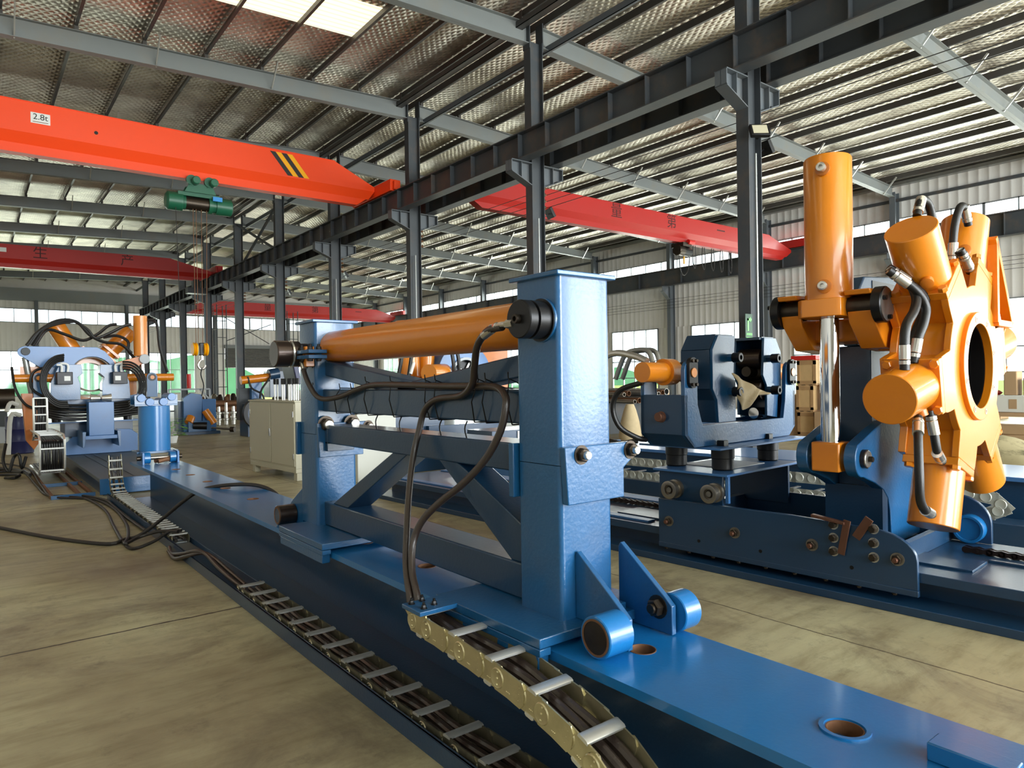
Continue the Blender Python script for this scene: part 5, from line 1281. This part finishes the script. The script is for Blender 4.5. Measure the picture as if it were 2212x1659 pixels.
for i, y in enumerate((.18, .26, .34, .46, .54, .72, .80, 1.0, 1.12)):
    x = .14; l = thing('control_lever', 'chrome control lever with black knob on the beige cabinet, %s from the right' % ORD[i], 'lever', M=FC @ T((x, y, 1.325)), group='levers on the cabinet')
    MB(FC).cyl((x, y, 1.325), (x, y, 1.62), .013, 10).obj('rod', M['alu'], l); MB(FC).cyl((x, y, 1.60), (x, y, 1.70), .024, 12, ch=.006).obj('knob', M['black'], l)
m = MB(FC); m.tube([(.25, 1.45, 1.34), (.2, 1.3, 1.36), (.3, 1.2, 1.36), (.4, 1.4, 1.35), (.28, 1.5, 1.36)], .02, 8, 4); tag(m.obj('coiled_cable', M['rubber'], None), 'small coil of black cable on top of the beige cabinet', 'cable')

# ---- machine behind the portal frame (third unit, seen through the beams)
mm = thing('pipe_machine', 'machine with yellow cylinders and a pale blue wheel housing seen through the portal frame', 'machine', (7, 11.5, 0))
def Q(name, mt, mb, bev=.006): return mb.obj(name, M[mt], mm, bev)
Q('base', 'bluedark', MB().box(5.7, 10.8, 0, 8.6, 12.6, .62))
Q('block', 'bluedark', MB().box(6.6, 10.9, .62, 8.3, 12.3, .80)); Q('arm', 'yellowdk', MB().prism([(5.95, 1.55), (6.5, 1.72), (6.5, 1.50), (6.1, 1.40)], 'y', 10.9, 11.2))
Q('side_cylinder', 'yellow', MB().cyl((6.43, 10.6, 1.76), (6.98, 10.95, 1.78), .155, 30), 0)
Q('upper_cylinder', 'yellow', MB().cyl((6.50, 11.4, 1.6), (6.45, 11.4, 2.75), .2, 30), 0)
Q('upper_cylinder', 'yellow', MB().cyl((6.9, 11.5, 1.6), (6.95, 11.5, 2.4), .16, 30), 0)
Q('yoke', 'yellow', MB().box(6.2, 11.1, 1.3, 7.1, 11.6, 1.66))
Q('wheel_housing', 'bluepale', MB().rplate((7.62, 1.72), 'y', lambda t: .62, .34, 11.2, 11.6, 64))
Q('housing_rim', 'palegrey', MB().rplate((7.62, 1.72), 'y', lambda t: .35, .30, 11.15, 11.2, 64), 0)
Q('hub', 'black', MB().cyl((7.62, 11.3, 1.72), (7.62, 11.45, 1.72), .34, 40), 0)
for k in range(6): a = k*PI/3; Q('spoke', 'silver', MB().beam((7.62+.1*math.cos(a), 11.27, 1.72+.1*math.sin(a)), (7.62+.30*math.cos(a), 11.27, 1.72+.30*math.sin(a)), .035, .03, (0,1,0)), 0)
Q('orange_panel', 'yellowdk', MB().box(8.0, 11.3, 1.2, 8.75, 11.7, 2.35))
Q('lower_block', 'bluedark', MB().box(5.9, 11.0, .62, 7.0, 12.2, 1.3))
Q('leg_block', 'yellowdk', MB().box(6.95, 11.0, .9, 7.15, 11.3, 1.4))
for pts in ([(5.9, 10.85, 1.5), (6.0, 10.8, 2.0), (6.05, 10.9, 2.3)], [(6.1, 10.8, 1.5), (6.2, 10.8, 2.05), (6.3, 10.9, 2.4)], [(7.0, 10.8, 2.4), (7.06, 10.75, 1.9), (7.1, 10.85, 1.5)], [(7.12, 10.8, 2.4), (7.18, 10.75, 1.9), (7.2, 10.85, 1.4)]): Q('hydraulic_hose', 'rubber', MB().tube(pts, .035, 8, 4), 0)
Q('hose_fitting', 'white', MB().cyl((6.15, 10.75, 1.75), (6.22, 10.75, 1.95), .03, 10), 0)
ob = thing('tool_box', 'bright blue steel box with a dark blue front panel behind the portal frame', 'box', (7.5, 8.9, 0))
MB().box(6.55, 8.9, 0, 7.55, 9.6, .80).obj('front_panel', M['bluedark'], ob, .006); MB().box(7.56, 8.95, 0, 8.0, 9.6, .80).obj('side_box', M['skyblue'], ob, .006)
MB().box(7.62, 8.93, .55, 7.76, 8.95, .58).obj('latch', M['black'], ob); MB().box(7.62, 8.93, .35, 7.65, 8.95, .58).obj('latch', M['black'], ob); MB().box(7.06, 8.88, .60, 7.12, 8.9, .78).obj('hasp', M['white'], ob)
tag(MB().box(4.9, 10.3, 0, 5.6, 10.9, 1.25).obj('white_cabinet', M['offwhite'], None, .01), 'white cabinet partly hidden behind the far column of the portal frame', 'cabinet')

# ---- left middle distance
sm = thing('small_machine', 'small pale blue machine with two yellow cylinders on the floor in the left distance', 'machine', (5.95, 24.5, 0))
def S(name, mt, mb, bev=.006): return mb.obj(name, M[mt], sm, bev)
S('base', 'bluedark', MB().box(5.5, 24.2, 0, 6.6, 25.3, .10)); S('front_plate', 'bluepale', MB().prism([(5.52, .1), (6.05, .1), (6.1, 1.30), (5.75, 1.36), (5.52, 1.2)], 'y', 24.4, 24.6)); S('side_block', 'bluepale', MB().box(6.12, 24.5, .1, 6.55, 24.9, 1.15))
S('rear_block', 'bluedark', MB().box(5.40, 24.6, .1, 6.2, 25.2, 1.1)); S('web', 'blue', MB().box(5.6, 24.15, .1, 6.3, 24.4, .45))
S('yellow_cylinder', 'yellow', MB().cyl((5.72, 24.3, .58), (5.62, 24.2, .40), .13, 20), 0); S('yellow_cylinder', 'yellow', MB().cyl((6.15, 24.3, .78), (6.40, 24.2, .34), .12, 20), 0)
S('roller', 'black', MB().cyl((5.75, 24.2, .30), (6.15, 24.1, .28), .12, 20), 0)
tr = thing('tube_stand', 'pale grey tubular stand over the small blue machine', 'stand', (6, 25.5, 0))
for a, b in (((5.3, 25.5, 1.48), (6.62, 25.5, 1.48)), ((6.62, 25.5, 1.48), (6.62, 25.5, 0)), ((5.3, 25.5, 1.48), (5.3, 25.5, 0)), ((6.3, 25.5, 1.48), (6.62, 25.5, 1.1)), ((5.3, 25.5, .75), (6.62, 25.5, .75))): MB().beam(a, b, .05, .05, (0,1,0)).obj('tube', M['palegrey'], tr)
tag(MB().cyl((5.95, 25.5, 1.51), (5.95, 25.5, 2.0), .07, 16).obj('red_canister', M['redplastic'], None), 'thin red canister standing on the tubular stand', 'canister')
m = MB(); m.cyl((6.9, 24.1, .12), (7.0, 24.0, .12), .09, 16); m.cyl((6.2, 24.2, .22), (6.95, 24.05, .12), .03, 10); tag(m.obj('shaft_tool', M['bolt'], None), 'dark shaft with a pale round end lying beside the small blue machine', 'shaft')
om = thing('winch_machine', 'blue machine with an orange-yellow arm and a black tyre, left of the beige cabinet', 'machine', (7, 22, 0))
def O(name, mt, mb, bev=.006): return mb.obj(name, M[mt], om, bev)
O('arm', 'yellow', MB().cyl((6.62, 22, 1.74), (7.55, 22, 1.84), .13, 24), 0); O('head', 'bluedark', MB().box(7.45, 21.8, 1.2, 7.95, 22.4, 2.02)); O('collar', 'bluedark', MB().cyl((7.45, 21.9, 1.9), (7.75, 21.9, 1.95), .18, 24), 0)
O('column', 'bluepale', MB().box(6.98, 22.1, .5, 7.30, 22.4, 1.68)); O('rear', 'greyd', MB().box(6.66, 22.3, .5, 6.98, 22.6, 1.5)); O('body', 'bluedark', MB().box(6.75, 21.8, 0, 7.9, 22.6, 1.0)); O('tyre', 'rubber', MB().rplate((7.05, .72), 'y', lambda t: .46, .34, 21.65, 21.85, 40), 0)
O('hose', 'rubber', MB().tube([(6.8, 21.9, 1.85), (6.9, 21.85, 1.5), (7.2, 21.8, 1.3), (7.28, 21.8, 1.0)], .03, 8, 4), 0); O('hose', 'rubber', MB().tube([(7.6, 21.8, 2.0), (7.35, 21.75, 1.7), (7.15, 21.75, 1.4), (7.12, 21.8, 1.0)], .03, 8, 4), 0)
for i in range(4):
    x = 7.58 + i*.28; b = thing('steel_cylinder', 'bright ribbed steel cylinder standing on the floor, %s of four from the left' % ORD[i], 'cylinder', (x, 29, 0), 'ribbed steel cylinders')
    MB().lathe((x, 29, 0), (0, 0, 1), [(0, .05), (.02, .08), (.2, .08), (.22, .11), (.26, .11), (.28, .08), (.45, .08), (.47, .12), (.52, .12), (.54, .06), (.75 + .15*(i == 2), .05)], 16).obj('body', M['silver'], b)
for i in range(6):
    r = .13; c = i % 3; z = r + (i//3)*.24; y = 33 + c*.28 + (i//3)*.14
    tag(MB().tubering((8.3, y, z+.4), (10.4, y, z+.4), r, r-.02, 20).obj('steel_pipe', M['rust'], None), 'brown steel pipe on the rack in the left distance, %s in the stack' % ORD[i], 'pipe', 'brown pipes on the rack')
pr_ = thing('pipe_rack', 'dark steel rack carrying brown pipes in the left distance', 'rack', (9.3, 33.3, 0))
for x in (8.6, 10.1): MB().box(x-.08, 32.8, 0, x+.08, 33.9, .40).obj('support', M['greyd'], pr_)
random.seed(4)
for i in range(14):
    x = 8.9 + (i % 7)*.30; y = 35.6 + (i//7)*.9 + .2*random.random(); z = .30; r = .11 + random.random()*.05
    m = MB(); m.lathe((x, y, 0.0), (.15*random.random()-.07, .2, 1), [(0, r*.5), (.1, r), (.5+4*r, r*.9), (.6+4*r, r*.5)], 12)
    tag(m.obj('scrap_part', M[('rust', 'bolt', 'steel', 'brownhub')[i % 4]], None), 'rusty machine part in the scrap heap under the scaffold, %s of the heap' % ORD[i], 'scrap', 'scrap heap')
def scaffold(x, y, h, w, lab):
    o = thing('scaffold_tower', lab, 'scaffold', (x, y, 0))
    for dx, dy in ((0, 0), (w, 0), (0, .8), (w, .8)): MB().cyl((x+dx, y+dy, 0), (x+dx, y+dy, h), .03, 8).obj('upright', M['greyd'], o)
    n = int(h/.5)
    for i in range(1, n):
        if i % 2: MB().cyl((x, y, i*.5), (x+w, y, i*.5), .02, 6).obj('rung', M['greyd'], o)
        else: MB().cyl((x, y, i*.5), (x, y+.8, i*.5), .02, 6).obj('rung', M['greyd'], o)
    return o
scaffold(11.9, 44, 6.5, .55, 'thin dark scaffold tower against the back wall, left of two'); scaffold(16.2, 44, 6.3, .7, 'thin dark scaffold tower before the shutter door, right of two')
for a, b, lab in (((12.45, 44.1, 4.3), (15.2, 44.1, 5.4), 'rising'), ((12.45, 44.5, 5.8), (15.2, 44.5, 4.2), 'falling')):
    tag(MB().cyl(a, b, .025, 8).obj('scaffold_brace', M['greyd'], None), 'thin diagonal scaffold tube between the two towers, %s to the right' % lab, 'tube')
pt = thing('potted_plant', 'light green leafy plant beside the drum post', 'plant', (4.5, 21.3, 0))
MB().lathe((4.5, 21.3, 0), (0, 0, 1), [(0, .12), (.18, .16), (.2, .16)], 20).obj('pot', M['white'], pt)
lf = MB(); random.seed(3)
for i in range(120):
    a = random.random()*2*PI; r = .05 + .26*random.random(); z = .18 + .5*random.random(); c = V((4.5 + r*math.cos(a), 21.3 + r*math.sin(a), z)); s = .05 + .05*random.random()
    d = V((math.cos(a), math.sin(a), .4*(random.random()-.3))).normalized(); w = d.cross(V((0, 0, 1))).normalized()
    lf.add([c, c + d*s + w*s*.5, c + d*s*2 - V((0,0,s*.3)), c + d*s - w*s*.5], [(0, 1, 2, 3)])
lf.obj('foliage', M['leaf'], pt, fix=False)
tag(MB().lathe((.99, 21, 0), (0, 0, 1), [(0, .27), (.02, .29), (.28, .29), (.3, .30), (.32, .29), (.58, .29), (.6, .30), (.62, .29), (.9, .29), (.92, .27)], 28).obj('oil_drum', M['navy'], None), 'navy blue oil drum on the floor at the left edge', 'drum')
lm = thing('lathe_machine', 'pale grey machine tool at the left edge behind the navy drum', 'machine', (.6, 25.5, 0))
MB().box(-.6, 25.2, 0, 1.15, 26.2, .75).obj('bed', M['palegrey'], lm, .01); MB().box(-.4, 25.3, .75, .5, 26.0, 1.6).obj('headstock', M['palegrey'], lm, .02); MB().cyl((.5, 25.6, 1.3), (1.1, 25.6, 1.3), .3, 24).obj('chuck', M['bolt'], lm); MB().box(.2, 25.1, .5, .9, 25.2, .95).obj('apron', M['greyd'], lm, .01)
m = MB(); m.tube([(.95, 20.6, 1.2), (.8, 20.55, 1.25), (.72, 20.5, 1.05)], .05, 8, 4); tag(m.obj('white_pipe_elbow', M['white'], None), 'bent white pipe beside the navy drum, upper one', 'pipe'); m = MB(); m.tube([(1.0, 20.55, .95), (.8, 20.5, .93), (.74, 20.5, .02)], .05, 8, 4); tag(m.obj('white_pipe_elbow', M['white'], None), 'bent white pipe beside the navy drum, lower one', 'pipe')

# ---- right side: crates, boxes, third bed with its drag chain, roller post, pipe racks
def crate(y0, y1, z0, z1, lab, x=17.5, d=.6, mt='wood'):
    o = thing('wooden_crate', lab, 'crate', (x+d/2, (y0+y1)/2, z0), 'stacked wooden crates')
    MB().box(x, y0, z0+.05, x+d, y1, z1).obj('box', M[mt], o, .004)
    for z in (z0+.07, z1-.07): MB().box(x-.015, y0, z-.05, x, y1, z+.05).obj('batten', M['woodd'], o)
    for y in (y0+.04, y1-.04): MB().box(x-.015, y-.04, z0+.05, x, y+.04, z1).obj('batten', M['woodd'], o)
    for y in (y0+.05, (y0+y1)/2, y1-.05): MB().box(x, y-.04, z0, x+d, y+.04, z0+.05).obj('skid', M['woodd'], o)
    return o
crate(9.42, 9.95, 0.0, .66, 'pale plywood crate on the floor, bottom of the right-hand stack', mt='wood'); crate(9.50, 9.98, .66, 1.36, 'plywood crate in the middle of the stack beside the roller clamp'); crate(9.42, 9.95, 1.36, 2.03, 'plywood crate with battens on top of the stack, under the red tray')
tag(MB().box(17.45, 9.40, 2.03, 18.2, 10.1, 2.15).obj('red_tray', M['redplastic'], None, .01), 'red tray lying on top of the stacked wooden crates', 'tray')
tag(MB().box(17.6, 8.85, .70, 18.2, 9.35, 1.40).obj('cardboard_box', M['card'], None, .006), 'cardboard box beside the middle plywood crate, behind the chrome rod', 'box')
tag(MB().box(17.3, 8.7, 0, 18.2, 9.38, .68).obj('cardboard_box', M['card'], None, .006), 'large brown cardboard box on the floor right of the stacked crates', 'box')
tag(MB().box(17.6, 10.0, 0, 18.3, 10.6, 1.1).obj('cardboard_box', M['card'], None, .006), 'brown cardboard box on the floor left of the stacked crates', 'box')
random.seed(9)
for i in range(6):
    y = 9.12 - .12*(i % 2); z = 1.45 + .13*i
    tag(MB().tubering((17.6, y, z), (17.75, y, z), .075, .04, 18).obj('steel_ring', M['bolt' if i % 2 else 'steel'], None), 'small steel ring in the pile behind the chrome rod, %s from the bottom' % ORD[i], 'ring', 'steel rings behind the rod')
bx = thing('white_chest', 'white chest with a label at the right edge behind the yellow ring', 'chest', (17.3, 5.0, .78))
MB().box(17, 4.55, .79, 17.6, 5.6, 1.14).obj('body', M['offwhite'], bx, .01); MB().box(16.995, 4.86, .86, 17, 5.0, 1.06).obj('label_sheet', M['card'], bx)
tb_ = thing('work_table', 'low brown table under the white chest', 'table', (17.4, 5, 0))
MB().box(16.95, 3.8, .70, 17.8, 5.7, .785).obj('top', M['card'], tb_)
for y in (3.9, 5.6):
    for x in (17.0, 17.7): MB().box(x-.03, y-.03, 0, x+.03, y+.03, .70).obj('leg', M['greyd'], tb_)
for y0, y1, z0, z1, x, lab in ((4.88, 5.12, 1.14, 1.64, 17.1, 'tall brown paper sack on the white chest'), (4.62, 4.78, 1.14, 1.5, 17.1, 'narrow pale box on the white chest at the photo edge'), (4.3, 5.16, 0, .36, 16.5, 'large cardboard box on the floor below the table'), (4.2, 5.12, .36, .56, 16.5, 'flat cardboard box lying on the large one below the table')):
    tag(MB().box(x, y0, z0, x+.35, y1, z1).obj('paper_sack' if 'sack' in lab else 'cardboard_box', M['card'], None, .02), lab, 'sack' if 'sack' in lab else 'box')
m = MB(); m.lathe((17.3, 5.3, 1.14), (0, 0, 1), [(0, .05), (.05, .11), (.10, .05)], 14); tag(m.obj('red_reel', M['redplastic'], None), 'small red reel on the white chest', 'reel')
m = MB(); m.lathe((17.25, 5.50, 1.24), (1, 0, 0), [(0, .10), (.12, .10)], 16); tag(m.obj('blue_reel', M['navy'], None), 'dark blue reel on the white chest beside the red one', 'reel')
# camouflage sheet
m = MB(); n1, n2 = 18, 12; vs = []
for i in range(n1):
    for j in range(n2):
        u, v = i/(n1-1), j/(n2-1); vs.append((12.6 + 1.9*v, 3.2 + 1.9*u, .02 + .50*math.sin(PI*u)**.7*math.sin(PI*v)**.6 + .05*math.sin(11*u+5*v) * math.sin(PI*u)*math.sin(PI*v)))
m.add(vs, [(i*n2+j, (i+1)*n2+j, (i+1)*n2+j+1, i*n2+j+1) for i in range(n1-1) for j in range(n2-1)])
tag(m.obj('camouflage_sheet', M['camo'], None, 0, None, 2, 80), 'rumpled camouflage sheet heaped on the floor at the right edge', 'sheet')
b3 = thing('machine_bed', 'dark blue machine bed with pale top at the right edge behind the wrench', 'machine bed', M=F2 @ T((4.0, 0, 0)))
MB(F2).box(3.45, -1.5, .50, 4.6, 6.5, .545).obj('top_flange', M['bluepale'], b3, .004); MB(F2).box(3.55, -1.5, .06, 3.6, 6.4, .50).obj('web', M['bluedark'], b3); MB(F2).box(3.3, -1.5, 0, 4.7, 6.5, .06).obj('base_flange', M['bluedark'], b3, .004)
c3 = thing('drag_chain', 'silver drag chain folded in a loop on the floor behind the wide bed', 'drag chain', M=F2 @ T((2.9, 3, .2)))
tr3 = thing('cable_tray', 'dark blue steel tray carrying the folded silver chain behind the wide bed', 'cable tray', M=F2 @ T((2.9, 3, 0)))
MB(F2).box(2.68, -.9, 0, 3.02, 6.5, .20).obj('channel', M['bluedark'], tr3, .004)
path = [(6.4, .44), (1.0, .44)] + [(1.0 - .095*math.sin(PI*k/8) - .2*math.sin(PI*k/8), .345 + .095*math.cos(PI*k/8)) for k in range(9)] + [(1.0, .25), (6.4, .25)]
P3 = arc_path(path, .14); lk = 0
for i in range(len(P3)-1):
    a, b = P3[i], P3[i+1]; d = (b-a).normalized(); up = V((0, -d.z, d.y)); q = []
    for u, v in ((-.03, -.06), (.17, -.06), (.17, .06), (-.03, .06)): p = a + d*u + up*v; q.append((p.y, p.z))
    m = MB(F2); m.prism(q, 'x', 2.75, 2.756); m.lathe((2.75, a.y + .07*d.y, a.z + .07*d.z), (-1, 0, 0), [(0, .05), (.006, .045), (.003, .03), (.003, .005)], 16)
    m.obj('side_link', M['zincpale'], c3)
    if i % 2 == 0: m = MB(F2); c_ = a + up*.055; m.box(2.75, c_.y-.02, c_.z-.006, 2.95, c_.y+.02, c_.z+.006); m.obj('cross_bar', M['alu'], c3)
vpost(F2 @ T((5.02, 8.72, .27)) @ Matrix.Rotation(.2, 4, 'Z'), 'blue drum post with V rollers seen between the near column and the roller clamp', 'drum posts with rollers', False)
tag(MB(F2).box(4.5, 7.8, 0, 5.8, 9.6, .395).obj('post_base', M['bluepale'], None, .01), 'pale blue base block under the drum post beside the roller clamp', 'base')
rk = thing('pipe_rack', 'steel rack loaded with grey pipes by the right wall', 'rack', (16, 15, 0))
for y in (14.2, 16.5): MB().box(14.4, y, 0, 17.5, y+.1, .9).obj('support', M['greyd'], rk)
random.seed(5)
for i in range(12):
    r = .06 + .02*(i % 3); x = 14.7 + (i % 6)*.42; z = .9 + r + (i//6)*.2
    tag(MB().tubering((x, 13.2 + .2*(i % 4), z), (x + .3, 17.5 + .3*(i % 3), z+.02), r, r-.012, 14).obj('steel_pipe', M[('steel', 'rust', 'galv')[i % 3]], None), 'grey steel pipe on the rack by the right wall, %s of the load' % ORD[i], 'pipe', 'pipes on the rack by the right wall')
tag(MB().lathe((14.6, 12.2, .62), (0, 0, 1), [(0, .10), (.30, .10), (.36, .06), (.40, .03), (.46, .03)], 18).obj('gas_bottle', M['palegrey'], None), 'small grey gas bottle on the yellow stand behind the roller clamp', 'bottle')
tag(MB().box(14.3, 12.0, .0, 14.95, 12.5, .62).obj('yellow_stand', M['hazyel'], None, .01), 'yellow stand with a grey bottle behind the roller clamp', 'stand')
m = MB(); n = 10; vs = []
for i in range(n):
    for j in range(n): u, v = i/(n-1), j/(n-1); vs.append((13.2+.7*u, 12.0+.05*math.sin(7*u), .2+.75*v + .03*math.sin(9*u)))
m.lathe((13.5, 12.3, 0), (0, 0, 1), [(0, .25), (.1, .3), (.5, .24), (.8, .16), (.95, .10)], 16); tag(m.obj('cloth_bundle', M['tan'], None), 'pale cloth bundle standing on the floor behind the drum post by the clamp', 'bundle')
# clutter along the right wall
random.seed(11)
for i in range(10):
    y = 8.6 + i*1.9; h = .5 + .5*random.random(); w = .5 + .5*random.random()
    if 9.0 < y < 10.2: continue
    tag(MB().box(28.4, y, 0, 29.2, y+w, h).obj('storage_box', M[('card', 'palegrey', 'wood', 'greyd')[i % 4]], None, .01), 'storage box on the floor along the right wall, %s from the near end' % ORD[i], 'box', 'storage boxes along the right wall')
# ================================================================ camera, light, output
yaw, pitch, roll = 6.64348149e-01, -4.56084253e-03, 1.53492478e-02
cy, sy, cp, sp = math.cos(yaw), math.sin(yaw), math.cos(pitch), math.sin(pitch)
fw = V((sy*cp, cy*cp, sp)); rt = V((cy, -sy, 0)); dn = -rt.cross(fw)
c, s = math.cos(roll), math.sin(roll)
rt, dn = rt*c + dn*s, dn*c - rt*s
cam = bpy.data.cameras.new('camera'); cam.sensor_fit = 'HORIZONTAL'; cam.sensor_width = 36; cam.lens = 1501.15/2212*36
cam.clip_start = .05; cam.clip_end = 600
co = bpy.data.objects.new('camera', cam); COL.objects.link(co)
Mx = Matrix((rt, -dn, -fw)).transposed().to_4x4(); Mx.translation = (0, 0, 1.6); co.matrix_world = Mx
SC.camera = co

w = bpy.data.worlds.new('sky'); SC.world = w; w.use_nodes = True
bg = w.node_tree.nodes['Background']; bg.inputs['Color'].default_value = (.86, .93, 1.0, 1); bg.inputs['Strength'].default_value = 3.6

def area(name, loc, rot, sx, sy, power=0, portal=False, col=(1,1,1)):
    l = bpy.data.lights.new(name, 'AREA'); l.shape = 'RECTANGLE'; l.size = sx; l.size_y = sy; l.energy = power; l.color = col
    l.cycles.is_portal = portal
    o = bpy.data.objects.new(name, l); COL.objects.link(o); o.location = loc; o.rotation_euler = rot
    return o
H = PI/2
# daylight through the two loading doors, the wall windows and the clerestories
area('door_daylight_near', (6, YF-.3, 3.1), (H, 0, 0), 8, 6.0, 3300, col=(.93,.97,1))
area('door_daylight_far', (21, YF-.3, 3.1), (H, 0, 0), 16, 6.0, 5200, col=(.93,.97,1))
area('clerestory_daylight_front', (11, YF-.3, 8.1), (H, 0, 0), 40, 2.1, 4200, col=(.95,.97,1))
area('window_daylight_right', (XR+.4, 27, 2.6), (H, 0, H), 78, 3.8, 11500, col=(1,.98,.95))
area('clerestory_daylight_right', (XR+.4, 27, 7.75), (H, 0, H), 78, 1.1, 6000, col=(1,.98,.95))
area('window_daylight_back', (9, YB+.4, 2.8), (H, 0, PI), 38, 3.6, 5000, col=(.97,1,.93))

SC.view_settings.view_transform = 'Standard'; SC.view_settings.look = 'None'
SC.view_settings.exposure = 0.0; SC.view_settings.gamma = 1.0; SC.view_settings.use_curve_mapping = False
cy_ = SC.cycles
cy_.max_bounces = 7; cy_.diffuse_bounces = 4; cy_.glossy_bounces = 3; cy_.transmission_bounces = 4; cy_.transparent_max_bounces = 8
cy_.use_denoising = True; cy_.sample_clamp_indirect = 6; cy_.caustics_reflective = False; cy_.caustics_refractive = False
cy_.use_adaptive_sampling = True; cy_.adaptive_threshold = .02
